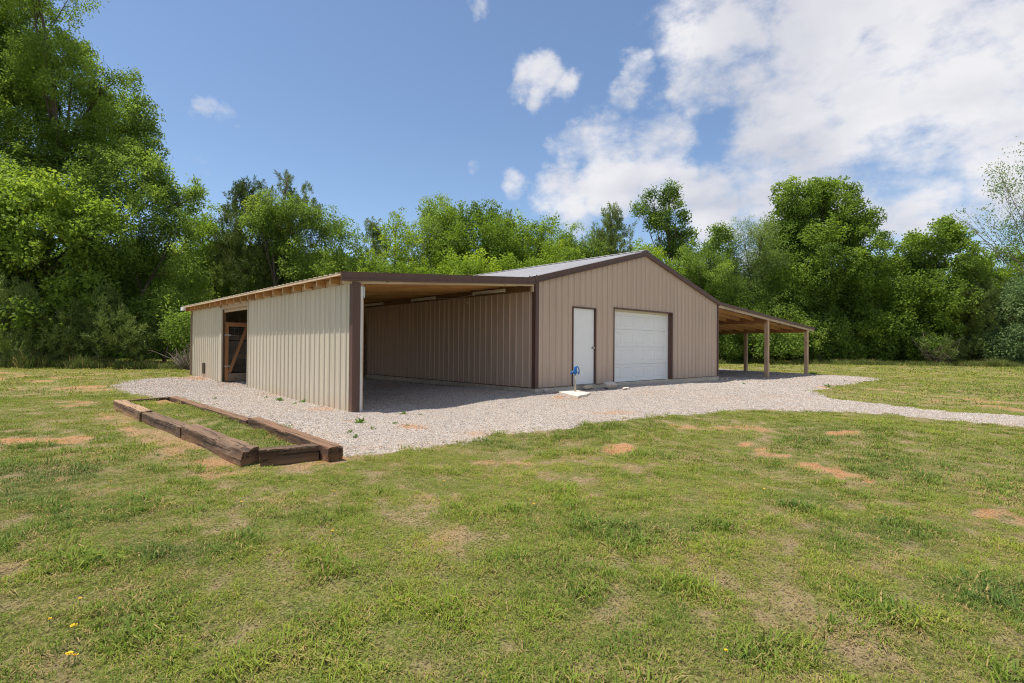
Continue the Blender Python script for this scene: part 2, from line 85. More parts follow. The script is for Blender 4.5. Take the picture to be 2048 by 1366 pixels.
# warp the direction a little so that the cloud outlines are ragged
wn = N('ShaderNodeTexNoise'); wn.inputs['Scale'].default_value = 9; wn.inputs['Detail'].default_value = 7; wn.inputs['Roughness'].default_value = .62
LK(nrm.outputs[0], wn.inputs['Vector'])
wv = N('ShaderNodeVectorMath'); wv.operation = 'MULTIPLY_ADD'; LK(wn.outputs['Color'], wv.inputs[0])
wv.inputs[1].default_value = (.10, .10, .10); LK(nrm.outputs[0], wv.inputs[2])
wv2 = N('ShaderNodeVectorMath'); wv2.operation = 'SUBTRACT'; LK(wv.outputs[0], wv2.inputs[0]); wv2.inputs[1].default_value = (.05, .05, .05)
cov = None
for (dx, dy, dz, r, k) in CLOUDS:
    ds = N('ShaderNodeVectorMath'); ds.operation = 'DISTANCE'; LK(wv2.outputs[0], ds.inputs[0]); ds.inputs[1].default_value = (dx, dy, dz)
    m = N('ShaderNodeMapRange'); m.interpolation_type = 'SMOOTHSTEP'; LK(ds.outputs['Value'], m.inputs['Value'])
    m.inputs['From Min'].default_value = r * 1.45; m.inputs['From Max'].default_value = r * .35
    m.inputs['To Min'].default_value = 0; m.inputs['To Max'].default_value = .06 + .66 * k
    cov = m.outputs[0] if cov is None else mth('MAXIMUM', cov, m.outputs[0])
# sky overhead and behind: scattered clouds of the same kind
zc = mth('ADD', sep.outputs['Z'], .12); pxn = mth('DIVIDE', sep.outputs['X'], zc); pyn = mth('DIVIDE', sep.outputs['Y'], zc)
cmb = N('ShaderNodeCombineXYZ'); LK(pxn, cmb.inputs[0]); LK(pyn, cmb.inputs[1])
n1 = N('ShaderNodeTexNoise'); n1.inputs['Scale'].default_value = 5.5; n1.inputs['Detail'].default_value = 12; n1.inputs['Roughness'].default_value = .6
st = N('ShaderNodeVectorMath'); st.operation = 'MULTIPLY'; LK(nrm.outputs[0], st.inputs[0]); st.inputs[1].default_value = (1, 1, 1.7); LK(st.outputs[0], n1.inputs['Vector'])
n2 = N('ShaderNodeTexNoise'); n2.inputs['Scale'].default_value = .8; n2.inputs['Detail'].default_value = 3; LK(cmb.outputs[0], n2.inputs['Vector'])
vd = N('ShaderNodeVectorMath'); vd.operation = 'DOT_PRODUCT'; LK(nrm.outputs[0], vd.inputs[0]); vd.inputs[1].default_value = (.69, .72, .0)
beh = N('ShaderNodeMapRange'); LK(vd.outputs['Value'], beh.inputs['Value']); beh.inputs['From Min'].default_value = .35; beh.inputs['From Max'].default_value = -.1
beh.inputs['To Min'].default_value = 0; beh.inputs['To Max'].default_value = 1
bc = mth('MULTIPLY', mth('MULTIPLY', mth('SUBTRACT', n2.outputs['Fac'], .38), 3.), beh.outputs[0])
cov = mth('MAXIMUM', cov, bc)
val = mth('ADD', cov, mth('MULTIPLY', mth('SUBTRACT', n1.outputs['Fac'], .5), 1.85))
al = N('ShaderNodeMapRange'); al.interpolation_type = 'SMOOTHSTEP'; LK(val, al.inputs['Value'])
al.inputs['From Min'].default_value = .28; al.inputs['From Max'].default_value = .74; al.inputs['To Max'].default_value = .96
# thin veil
n3 = N('ShaderNodeTexNoise'); n3.inputs['Scale'].default_value = 5; n3.inputs['Detail'].default_value = 4; LK(nrm.outputs[0], n3.inputs['Vector'])
n4 = N('ShaderNodeTexNoise'); n4.inputs['Scale'].default_value = 1.9; n4.inputs['Detail'].default_value = 5; LK(cmb.outputs[0], n4.inputs['Vector'])
cr = N('ShaderNodeMix'); cr.data_type = 'RGBA'
sh = N('ShaderNodeMapRange'); LK(mth('ADD', mth('MULTIPLY', n3.outputs['Fac'], .5), mth('MULTIPLY', n4.outputs['Fac'], .6)), sh.inputs['Value'])
sh.inputs['From Min'].default_value = .42; sh.inputs['From Max'].default_value = .66
LK(sh.outputs[0], cr.inputs['Factor']); cr.inputs[6].default_value = (3.4, 3.5, 3.9, 1); cr.inputs[7].default_value = (5.0, 4.95, 5.1, 1)
mixc = N('ShaderNodeMix'); mixc.data_type = 'RGBA'; LK(al.outputs[0], mixc.inputs['Factor']); LK(cr.outputs[2], mixc.inputs[7])
hs = N('ShaderNodeHueSaturation'); hs.inputs['Saturation'].default_value = 1.0; hs.inputs['Value'].default_value = .86; LK(sky.outputs[0], hs.inputs['Color'])
LK(hs.outputs[0], mixc.inputs[6])
LK(mixc.outputs[2], bg.inputs['Color']); LK(bg.outputs[0], out.inputs[0])
# ---------------------------------------------------------------- sun
sl = bpy.data.lights.new('sun', 'SUN'); sl.energy = 4.3; sl.angle = math.radians(.53); sl.color = (1, .95, .87)
so = bpy.data.objects.new('sun', sl); COL.objects.link(so); so.rotation_euler = SUNV.to_track_quat('Z', 'Y').to_euler()
S.view_settings.view_transform = 'Standard'; S.view_settings.look = 'None'; S.view_settings.exposure = 0.53; S.view_settings.gamma = 1
S.render.engine = 'CYCLES'
S.cycles.use_denoising = True; S.cycles.denoising_prefilter = 'NONE'; S.cycles.filter_width = 1.15; w.cycles.sampling_method = 'MANUAL'; w.cycles.sample_map_resolution = 1024; S.cycles.use_adaptive_sampling = False; S.cycles.sample_clamp_indirect = 4; S.cycles.max_bounces = 6; S.cycles.transparent_max_bounces = 4; S.cycles.transmission_bounces = 4
S.cycles.diffuse_bounces = 4; S.cycles.glossy_bounces = 2
try: S.cycles.denoiser = 'OPENIMAGEDENOISE'
except Exception: pass
# ---------------------------------------------------------------- helpers
def tag(o, label=None, cat=None, group=None, kind=None):
    if label: o['label'] = label
    if cat: o['category'] = cat
    if group: o['group'] = group
    if kind: o['kind'] = kind
    return o
def empty(name, loc, label, cat, group=None):
    o = bpy.data.objects.new(name, None); COL.objects.link(o); o.location = loc; o.empty_display_size = .2
    return tag(o, label, cat, group)
def link(name, me, mat=None, parent=None, loc=(0, 0, 0), rot=None):
    o = bpy.data.objects.new(name, me); COL.objects.link(o)
    if mat and not me.materials: me.materials.append(mat)
    o.location = loc
    if rot is not None: o.rotation_euler = rot
    if parent: o.parent = parent
    return o
def mesh(name, verts, faces, mat=None, smooth=False):
    me = bpy.data.meshes.new(name); me.from_pydata([tuple(map(float, v)) for v in verts], [], [tuple(map(int, f)) for f in faces])
    if mat: me.materials.append(mat)
    if smooth: me.polygons.foreach_set('use_smooth', [True] * len(me.polygons))
    me.update(); return me
_bc = {}
def box_me(sx, sy, sz, mat, bev=0):
    k = (round(sx, 4), round(sy, 4), round(sz, 4), mat.name, bev)
    if k in _bc: return _bc[k]
    bm = bmesh.new(); bmesh.ops.create_cube(bm, size=1)
    bmesh.ops.scale(bm, vec=(sx, sy, sz), verts=bm.verts)
    if bev: bmesh.ops.bevel(bm, geom=bm.edges[:], offset=bev, segments=1, affect='EDGES')
    me = bpy.data.meshes.new('block'); bm.to_mesh(me); bm.free(); me.materials.append(mat); _bc[k] = me
    return me
def box(name, a, b, mat, parent=None, bev=0, base=(0, 0, 0)):
    a = np.array(a, float); b = np.array(b, float); c = (a + b) / 2; s = np.abs(b - a)
    return link(name, box_me(s[0], s[1], s[2], mat, bev), parent=parent, loc=tuple(c - np.array(base)))
def beam(name, p0, p1, wd, ht, mat, parent=None, up=(0, 0, 1), bev=0):
    """a board from p0 to p1, wd across, ht along up"""
    p0 = Vector(p0); p1 = Vector(p1); d = p1 - p0; L = d.length; x = d.normalized(); upv = Vector(up)
    y = upv.cross(x).normalized(); z = x.cross(y)
    o = link(name, box_me(L, wd, ht, mat, bev), parent=parent)
    o.matrix_local = Matrix.Translation((p0 + p1) / 2) @ Matrix((x, y, z)).transposed().to_4x4()
    return o
def tube(bm, pts, rad, seg=6):
    rings = []
    pts = [Vector(q) for q in pts]
    for i, q in enumerate(pts):
        t = (pts[min(i + 1, len(pts) - 1)] - pts[max(i - 1, 0)]).normalized()
        a = t.cross(Vector((.3, .2, 1)) if abs(t.z) < .9 else Vector((1, 0, 0))).normalized(); b = t.cross(a)
        r = rad[i] if hasattr(rad, '__len__') else rad
        rings.append([bm.verts.new(q + a * (math.cos(k * 2 * math.pi / seg) * r) + b * (math.sin(k * 2 * math.pi / seg) * r)) for k in range(seg)])
    for i in range(len(rings) - 1):
        for k in range(seg):
            f = bm.faces.new((rings[i][k], rings[i][(k + 1) % seg], rings[i + 1][(k + 1) % seg], rings[i + 1][k])); f.smooth = True
    bm.faces.new(rings[0][::-1]); bm.faces.new(rings[-1])
def bm_obj(name, bm, mat, parent=None, loc=(0, 0, 0)):
    bmesh.ops.recalc_face_normals(bm, faces=bm.faces[:])
    me = bpy.data.meshes.new(name); bm.to_mesh(me); bm.free(); me.materials.append(mat)
    return link(name, me, parent=parent, loc=loc)
# ---------------------------------------------------------------- numpy noise and terrain
_rt = np.random.default_rng(11).random((256, 256))
def vnoise(x, y, s=1.0, ox=0):
    x = np.asarray(x, float) * s + 37.3 + ox; y = np.asarray(y, float) * s + 91.7 - ox
    xi = np.floor(x).astype(int); yi = np.floor(y).astype(int); fx = x - xi; fy = y - yi
    fx = fx * fx * (3 - 2 * fx); fy = fy * fy * (3 - 2 * fy)
    g = lambda a, b: _rt[a % 256, b % 256]
    return (g(xi, yi) * (1 - fx) + g(xi + 1, yi) * fx) * (1 - fy) + (g(xi, yi + 1) * (1 - fx) + g(xi + 1, yi + 1) * fx) * fy
def fbm(x, y, s=1.0, o=4, ox=0):
    t = 0; a = .5
    for i in range(o): t = t + a * vnoise(x, y, s * 2 ** i, ox + i * 7.1); a *= .5
    return t / (1 - .5 ** o)
CP = np.array([(0,0,0),(4.5,-.3,.02),(9,0,-.05),(-4.6,0,-.11),(-4.6,5.8,-.04),(-4.6,11.5,.04),(13.6,0,-.14),(18.4,0,-.14),(18,2.8,-.12),(-7.2,-2.7,-.2),(-8.9,-8.7,-.42),(-4,-5,-.27),(2,-5,-.2),(8,-5,-.2),(-20,20,.1),(-10,20,.1),(0,25,.05),(-14,0,-.15),(-9.5,5,-.08),(25,0,-.15),(45,15,-.15),(45,-10,-.2),(30,25,-.1),(0,-10,-.35),(10,-15,-.3),(-20,-10,-.3)], float)
def gz(x, y):
    x = np.asarray(x, float); y = np.asarray(y, float); num = 0; den = 0
    for cx, cy, cz in CP:
        k = 1 / ((x - cx) ** 2 + (y - cy) ** 2 + 1.5) ** 2; num = num + k * cz; den = den + k
    return num / den
def sdist(x, y, poly):
    """signed distance to a polygon, positive inside"""
    x = np.asarray(x, float); y = np.asarray(y, float); d = np.full(x.shape, 1e9); ins = np.zeros(x.shape, bool); n = len(poly)
    for i in range(n):
        ax, ay = poly[i]; bx, by = poly[(i + 1) % n]; ex, ey = bx - ax, by - ay; l2 = ex * ex + ey * ey + 1e-9
        t = np.clip(((x - ax) * ex + (y - ay) * ey) / l2, 0, 1)
        d = np.minimum(d, np.hypot(x - ax - t * ex, y - ay - t * ey))
        c = ((ay > y) != (by > y)); xx = ax + (y - ay) * ex / (ey if abs(ey) > 1e-9 else 1e-9); ins ^= c & (x < xx)
    return np.where(ins, d, -d)
def emask(x, y, L, soft=.5, nz=.45, s=3.0):
    m = np.zeros(np.shape(x)); n = fbm(x, y, s, 3, 5) - .5
    for cx, cy, ax, ay, bx, by, k in L:
        det = ax * by - ay * bx
        dx = x - cx; dy = y - cy; u = (dx * by - dy * bx) / det; v = (-dx * ay + dy * ax) / det
        r = np.sqrt(u * u + v * v) + n * 2 * nz
        m = np.maximum(m, k * np.clip((1.15 - r) / soft, 0, 1))
    return m
def gravel_sd(x, y):
    return sdist(x, y, GRAVEL) + (fbm(x, y, .9, 3) - .5) * .5 + (fbm(x, y, 6, 3, 3) - .5) * .5
def micro(x, y): return (fbm(x, y, .6, 3, 9) - .5) * .05 + (fbm(x, y, 4, 2, 2) - .5) * .02
# ---------------------------------------------------------------- materials
def mat(name):
    m = bpy.data.materials.new(name); m.use_nodes = True; nt = m.node_tree
    return m, nt, nt.nodes['Principled BSDF']
def nd(nt, t, **kw):
    n = nt.nodes.new(t)
    for k, v in kw.items(): setattr(n, k, v)
    return n
def noise(nt, scale, detail=4, rough=.55, vec=None, coord='Object', mscale=None):
    n = nd(nt, 'ShaderNodeTexNoise'); n.inputs['Scale'].default_value = scale; n.inputs['Detail'].default_value = detail; n.inputs['Roughness'].default_value = rough
    if vec is None:
        t = nd(nt, 'ShaderNodeTexCoord'); vec = t.outputs[coord]
    if mscale:
        mp = nd(nt, 'ShaderNodeMapping'); mp.inputs['Scale'].default_value = mscale; nt.links.new(vec, mp.inputs[0]); vec = mp.outputs[0]
    nt.links.new(vec, n.inputs['Vector']); return n.outputs['Fac']
def ramp(nt, fac, stops):
    r = nd(nt, 'ShaderNodeValToRGB'); e = r.color_ramp.elements
    e[0].position = stops[0][0]; e[0].color = (*stops[0][1], 1); e[1].position = stops[-1][0]; e[1].color = (*stops[-1][1], 1)
    for p_, c in stops[1:-1]: q = e.new(p_); q.color = (*c, 1)
    nt.links.new(fac, r.inputs[0]); return r.outputs[0]
def mixc(nt, fac, a, b, mode='MIX'):
    n = nd(nt, 'ShaderNodeMix', data_type='RGBA', blend_type=mode)
    for i, v in ((0, fac), (6, a), (7, b)):
        if isinstance(v, (int, float)): n.inputs[i].default_value = v
        elif isinstance(v, tuple): n.inputs[i].default_value = (*v, 1) if len(v) == 3 else v
        else: nt.links.new(v, n.inputs[i])
    return n.outputs[2]
def bump(nt, h, dist, strength=1.0, bs=None):
    b = nd(nt, 'ShaderNodeBump'); b.inputs['Distance'].default_value = dist; b.inputs['Strength'].default_value = strength
    nt.links.new(h, b.inputs['Height'])
    if bs: nt.links.new(b.outputs[0], bs.inputs['Normal'])
    return b.outputs[0]
def rnd(nt): return nd(nt, 'ShaderNodeObjectInfo').outputs['Random']
def rng_map(nt, v, a, b, c, d):
    m = nd(nt, 'ShaderNodeMapRange'); nt.links.new(v, m.inputs[0])
    for i, q in enumerate((a, b, c, d)): m.inputs[i + 1].default_value = q
    return m.outputs[0]
def metal(name, col, rough=.45, streak=.16, dirt=(.30, .20, .12)):
    m, nt, b = mat(name)
    s = noise(nt, 1.0, 5, .6, coord='Object', mscale=(9, 9, .7)); f = noise(nt, 30, 3)
    lo = tuple(c * (1 - streak) for c in col); hi = tuple(min(1, c * (1 + streak)) for c in col)
    c = ramp(nt, s, [(.3, lo), (.7, hi)])
    hv = nd(nt, 'ShaderNodeHueSaturation'); nt.links.new(c, hv.inputs['Color']); nt.links.new(rng_map(nt, rnd(nt), 0, 1, .95, 1.05), hv.inputs['Value'])
    # splashed soil on the lowest hand of the sheet
    g = nd(nt, 'ShaderNodeNewGeometry'); sx = nd(nt, 'ShaderNodeSeparateXYZ'); nt.links.new(g.outputs['Position'], sx.inputs[0])
    z = mth('ADD', sx.outputs['Z'], mth('MULTIPLY', mth('SUBTRACT', noise(nt, 5, 4, .6, g.outputs['Position']), .5, nt=nt), .5, nt=nt), nt=nt)
    c2 = mixc(nt, rng_map(nt, z, .22, -.15, 0, .45), hv.outputs[0], dirt)
    nt.links.new(c2, b.inputs['Base Color']); nt.links.new(rng_map(nt, f, .3, .7, rough - .08, rough + .12), b.inputs['Roughness'])
    bump(nt, noise(nt, 1.6, 2, .5, coord='Object', mscale=(1, 1, .5)), .004, .6, b)
    return m
def wood(name, ca, cb, axis=0, knots=True, rough=.75, stain=.35, gscale=1.0):
    m, nt, b = mat(name)
    tcn = nd(nt, 'ShaderNodeTexCoord'); add = nd(nt, 'ShaderNodeVectorMath', operation='ADD'); nt.links.new(tcn.outputs['Object'], add.inputs[0])
    r = rnd(nt); rv = mth('MULTIPLY', r, 53.0, nt=nt); cx = nd(nt, 'ShaderNodeCombineXYZ')
    for i in range(3): nt.links.new(rv, cx.inputs[i])
    nt.links.new(cx.outputs[0], add.inputs[1])
    sc = [26 * gscale] * 3; sc[axis] = 1.1 * gscale
    gr = noise(nt, 1, 5, .65, add.outputs[0], mscale=tuple(sc))
    big = noise(nt, 1.3, 3, .5, add.outputs[0])
    c = ramp(nt, gr, [(.28, ca), (.72, cb)])
    c = mixc(nt, rng_map(nt, big, .45, .75, 0, stain), c, tuple(q * .5 for q in ca))
    if knots:
        v = nd(nt, 'ShaderNodeTexVoronoi'); v.inputs['Scale'].default_value = 1.0; mp = nd(nt, 'ShaderNodeMapping'); ks = [7.] * 3; ks[axis] = 2.2; mp.inputs['Scale'].default_value = ks
        nt.links.new(add.outputs[0], mp.inputs[0]); nt.links.new(mp.outputs[0], v.inputs['Vector'])
        c = mixc(nt, rng_map(nt, v.outputs['Distance'], .16, .09, 0, .75), c, (.07, .03, .012))
    ns = nd(nt, 'ShaderNodeSeparateXYZ'); nt.links.new(tcn.outputs['Normal'], ns.inputs[0])
    if axis == 0: c = mixc(nt, rng_map(nt, mth('ABSOLUTE', ns.outputs[0], nt=nt), .85, .95, 0, .8), c, (.66, .50, .34))   # paler end grain
    hv = nd(nt, 'ShaderNodeHueSaturation'); nt.links.new(c, hv.inputs['Color']); nt.links.new(rng_map(nt, r, 0, 1, .82, 1.15), hv.inputs['Value'])
    nt.links.new(hv.outputs[0], b.inputs['Base Color']); b.inputs['Roughness'].default_value = rough
    bump(nt, gr, .003, .6, b); return m
def plain(name, col, rough=.6, metallic=0, var=.12, sc=12, bd=0.0):
    m, nt, b = mat(name); f = noise(nt, sc, 5, .6)
    nt.links.new(ramp(nt, f, [(.3, tuple(c * (1 - var) for c in col)), (.7, tuple(min(1, c * (1 + var)) for c in col))]), b.inputs['Base Color'])
    b.inputs['Roughness'].default_value = rough; b.inputs['Metallic'].default_value = metallic
    if bd: bump(nt, f, bd, 1, b)
    return m
M_TAN = metal('tan_siding_paint', (.55, .40, .30), .5, .09, dirt=(.34, .21, .13))
M_BEIGE = metal('beige_siding_paint', (.60, .53, .41), .5, .06, dirt=(.56, .40, .25))
M_BROWN = metal('brown_trim_paint', (.115, .056, .039), .55, .12, dirt=(.2, .12, .07))
M_ROOF = plain('pale_roof_metal', (.50, .475, .47), .42, .2, .1, 3)  # grey base colour lightened to carry the glare on the roof
M_ROOFTAN = plain('tan_roof_metal', (.52, .42, .29), .45, .1, .1, 3)
M_WOODX = wood('lumber_along_its_length', (.40, .20, .075), (.64, .38, .165), 0)
M_WOODL = wood('pale_lumber', (.56, .40, .26), (.76, .60, .43), 0)
M_WOODZ = wood('post_lumber', (.44, .27, .155), (.68, .47, .30), 2)
M_WOODD = wood('dark_old_lumber', (.17, .09, .04), (.32, .18, .085), 0)
M_GATE = wood('stained_gate_lumber', (.30, .13, .05), (.46, .23, .10), 0)
M_DECK = wood('roof_decking', (.38, .18, .06), (.60, .33, .13), 0)
M_CONC = plain('concrete', (.56, .48, .37), .85, 0, .2, 9, .004)
M_PADC = plain('pale_concrete', (.60, .53, .44), .85, 0, .14, 14, .004)
M_WHITE = plain('white_door_paint', (.88, .855, .82), .42, 0, .025, 5)
M_CREAM = plain('cream_seal', (.66, .60, .44), .6, 0, .05)
M_STEEL = plain('dull_steel', (.45, .43, .40), .35, .9, .1)
M_GALV = plain('galvanised_pipe', (.42, .37, .29), .5, .5, .2)
M_BLUE = plain('blue_enamel', (.01, .13, .42), .3, 0, .15)
M_BLACK = plain('black_rubber', (.02, .02, .02), .7)
M_TUBE = plain('fixture_enamel', (.8, .74, .62), .4, 0, .06)
# ---------------------------------------------------------------- ground
def axis_pts(a, b, step, far, grow=1.28):
    c = list(np.arange(a, b + 1e-6, step)); s = step; v = c[0]
    while v > -far: s *= grow; v -= s; c.insert(0, v)
    s = step; v = c[-1]
    while v < far: s *= grow; v += s; c.append(v)
    return np.array(c)
def grid_mesh(name, xs, ys, zf, keep=None):
    X, Y = np.meshgrid(xs, ys, indexing='ij'); Z = zf(X, Y); nx, ny = X.shape
    I = np.arange(nx * ny).reshape(nx, ny)
    F = np.stack([I[:-1, :-1], I[1:, :-1], I[1:, 1:], I[:-1, 1:]], -1).reshape(-1, 4)
    V = np.stack([X, Y, Z], -1).reshape(-1, 3)
    if keep is not None:
        k = keep(X, Y).reshape(-1); F = F[k[F].any(1)]; u, inv = np.unique(F, return_inverse=True); F = inv.reshape(F.shape); V = V[u]
    me = bpy.data.meshes.new(name); me.vertices.add(len(V)); me.vertices.foreach_set('co', V.ravel())
    me.loops.add(F.size); me.loops.foreach_set('vertex_index', F.ravel().astype(np.int32)); me.polygons.add(len(F))
    me.polygons.foreach_set('loop_start', np.arange(0, F.size, 4, dtype=np.int32)); me.polygons.foreach_set('loop_total', np.full(len(F), 4, np.int32))
    me.update(calc_edges=True); me.polygons.foreach_set('use_smooth', np.ones(len(F), bool))
    return me, V
def attr(me, name, arr):
    a = me.attributes.new(name, 'FLOAT', 'POINT'); a.data.foreach_set('value', np.asarray(arr, np.float32))
BED = [(-7.45, 3.15), (-7.30, 0), (-7.10, -2.75), (-6.42, -2.88), (-6.45, -.5), (-6.66, 3.4)]
def far_z(X, Y): return gz(X, Y) + micro(X, Y) + .085 * np.clip(sdist(X, Y, BED) / .12 + .3, 0, 1)
BAREBED = [(-7.3,-2.6),(-6.1,-2.75),(-6.3,4.1),(-7.5,4.4)]
def thin(x, y):
    """how thin the turf is: the litter and soil between the plants show where this is high"""
    return np.clip((.75 * fbm(x, y, 5.5, 3, 71) + .25 * fbm(x, y, .6, 3, 81) - .52) * 6, 0, .75)
def soil_mask(x, y):
    m = emask(x, y, SOIL)
    n = fbm(x, y, .55, 4, 21); n2 = fbm(x, y, 2.2, 3, 33)
    m = np.maximum(m, np.clip((n - .55) * 5, 0, .75) * np.clip((n2 - .42) * 5, 0, 1))
    sd = sdist(x, y, GRAVEL); m = np.maximum(m, np.clip(1 - np.abs(sd) / .35, 0, 1) * .6 * (n2 > .42))
    # bare strip along the timbers
    q = (x + 7.45 + y * .06); m = np.maximum(m, np.clip(1 - np.abs(q + .2) / .35, 0, 1) * .85 * ((y > -3.2) & (y < 2.5)) * (.55 + .7 * n2))
    return np.clip(m, 0, 1)
xs = axis_pts(-16, 24, .13, 420); ys = axis_pts(-9.6, 18, .13, 420)
me, V = grid_mesh('lawn', xs, ys, far_z)
attr(me, 'soil', soil_mask(V[:, 0], V[:, 1])); attr(me, 'lush', emask(V[:, 0], V[:, 1], LUSH, .8, .6, 1.2)); attr(me, 'lime', emask(V[:, 0], V[:, 1], LIME, .8, .6, 1.5)); attr(me, 'thin', thin(V[:, 0], V[:, 1]))
def attn(nt, n): a = nd(nt, 'ShaderNodeAttribute'); a.attribute_name = n; return a.outputs['Fac']
m, nt, b = mat('lawn_soil_and_thatch')
geo = nd(nt, 'ShaderNodeNewGeometry').outputs['Position']
fine = noise(nt, 55, 6, .7, geo); mid = noise(nt, 5, 5, .65, geo); big = noise(nt, .35, 4, .6, geo); vf = noise(nt, 190, 3, .7, geo)
grass = mixc(nt, rng_map(nt, fine, .38, .62, 0, 1), (.075, .10, .015), (.26, .29, .055))
grass = mixc(nt, rng_map(nt, mid, .40, .66, 0, .6), grass, (.34, .25, .11))
grass = mixc(nt, rng_map(nt, big, .4, .65, 0, .45), grass, (.17, .22, .04))
grass = mixc(nt, mth('MULTIPLY', attn(nt, 'lush'), .6, nt=nt), grass, (.07, .11, .035))
grass = mixc(nt, mth('MULTIPLY', attn(nt, 'lime'), .6, nt=nt), grass, (.19, .24, .04))
litter = mixc(nt, rng_map(nt, mid, .35, .65, 0, 1), (.37, .25, .145), (.46, .33, .20))
grass = mixc(nt, rng_map(nt, mth('ADD', attn(nt, 'thin'), mth('MULTIPLY', mth('SUBTRACT', fine, .5, nt=nt), 1.2, nt=nt), nt=nt), .2, .8, 0, .85), grass, litter)
dirt = mixc(nt, rng_map(nt, mid, .3, .7, 0, 1), (.55, .235, .09), (.58, .34, .175))
dirt = mixc(nt, rng_map(nt, vf, .5, .7, 0, .5), dirt, (.30, .19, .10))
sm = mth('ADD', attn(nt, 'soil'), mth('ADD', mth('MULTIPLY', mth('SUBTRACT', fine, .5, nt=nt), 1.3, nt=nt), mth('MULTIPLY', mth('SUBTRACT', mid, .5, nt=nt), 1.2, nt=nt), nt=nt), nt=nt)
dirt = mixc(nt, rng_map(nt, attn(nt, 'soil'), .45, .85, 0, 1), (.42, .29, .16), dirt)
c = mixc(nt, rng_map(nt, sm, .36, .70, 0, 1), grass, dirt)
c = mixc(nt, 1.0, c, ramp(nt, vf, [(.34, (.42, .42, .40)), (.50, (1, 1, 1)), (.66, (1.0, 1.0, 1.0))]), 'MULTIPLY')
vo2 = nd(nt, 'ShaderNodeTexVoronoi'); vo2.inputs['Scale'].default_value = 95; nt.links.new(geo, vo2.inputs['Vector']); sp2 = nd(nt, 'ShaderNodeSeparateColor'); nt.links.new(vo2.outputs['Color'], sp2.inputs[0])
c = mixc(nt, rng_map(nt, sp2.outputs[0], .72, .8, 0, .5), c, (.45, .36, .17))
c = mixc(nt, rng_map(nt, sp2.outputs[1], .78, .84, 0, .8), c, (.07, .05, .025))
nt.links.new(c, b.inputs['Base Color']); b.inputs['Roughness'].default_value = .95; b.inputs['Specular IOR Level'].default_value = .15
hh = mth('ADD', fine, mth('MULTIPLY', vf, .5, nt=nt), nt=nt); bump(nt, hh, .03, .9, b)
me.materials.append(m); lawn = link('lawn_ground', me); tag(lawn, kind='structure')
# gravel sheet
gxs = np.arange(-8.2, 26.5, .11); gys = np.arange(-11, 15, .11)
def grav_z(X, Y): return far_z(X, Y) - .022 * np.exp(-(np.maximum(np.maximum(-X, X - 9.2), 0) ** 2 + np.maximum(-Y, 0) ** 2) / 1.2) + .022 * np.clip((gravel_sd(X, Y) + .05) / .25, -.6, 1) + (fbm(X, Y, 1.1, 3, 12) - .5) * .03 * np.clip(gravel_sd(X, Y), 0, 1)
me, V = grid_mesh('gravel', gxs, gys, grav_z, lambda X, Y: gravel_sd(X, Y) > -.12)
attr(me, 'rust', emask(V[:, 0], V[:, 1], RUST, .9, .5, 2.5))
m, nt, b = mat('crushed_gravel')
geo = nd(nt, 'ShaderNodeNewGeometry').outputs['Position']
vo = nd(nt, 'ShaderNodeTexVoronoi'); vo.inputs['Scale'].default_value = 55; nt.links.new(geo, vo.inputs['Vector'])
sp = nd(nt, 'ShaderNodeSeparateColor'); nt.links.new(vo.outputs['Color'], sp.inputs[0])
c = ramp(nt, sp.outputs[0], [(0, (.25, .215, .185)), (.35, (.42, .37, .325)), (.7, (.52, .465, .415)), (1, (.66, .60, .54))])
c = mixc(nt, rng_map(nt, vo.outputs['Distance'], .3, .55, 0, .55), c, (.22, .16, .11))
c = mixc(nt, rng_map(nt, noise(nt, .8, 5, .65, geo), .5, .75, 0, .45), c, (.47, .34, .24))
rs = mth('ADD', attn(nt, 'rust'), mth('MULTIPLY', mth('SUBTRACT', noise(nt, 24, 4, .7, geo), .5, nt=nt), 1.3, nt=nt), nt=nt)
c = mixc(nt, rng_map(nt, rs, .3, .8, 0, .8), c, (.46, .24, .11))
nt.links.new(c, b.inputs['Base Color']); b.inputs['Roughness'].default_value = .9; b.inputs['Specular IOR Level'].default_value = .2
bump(nt, mth('SUBTRACT', 1.0, vo.outputs['Distance'], nt=nt), .016, .9, b)
me.materials.append(m); gravel = link('gravel_drive', me); tag(gravel, kind='structure')
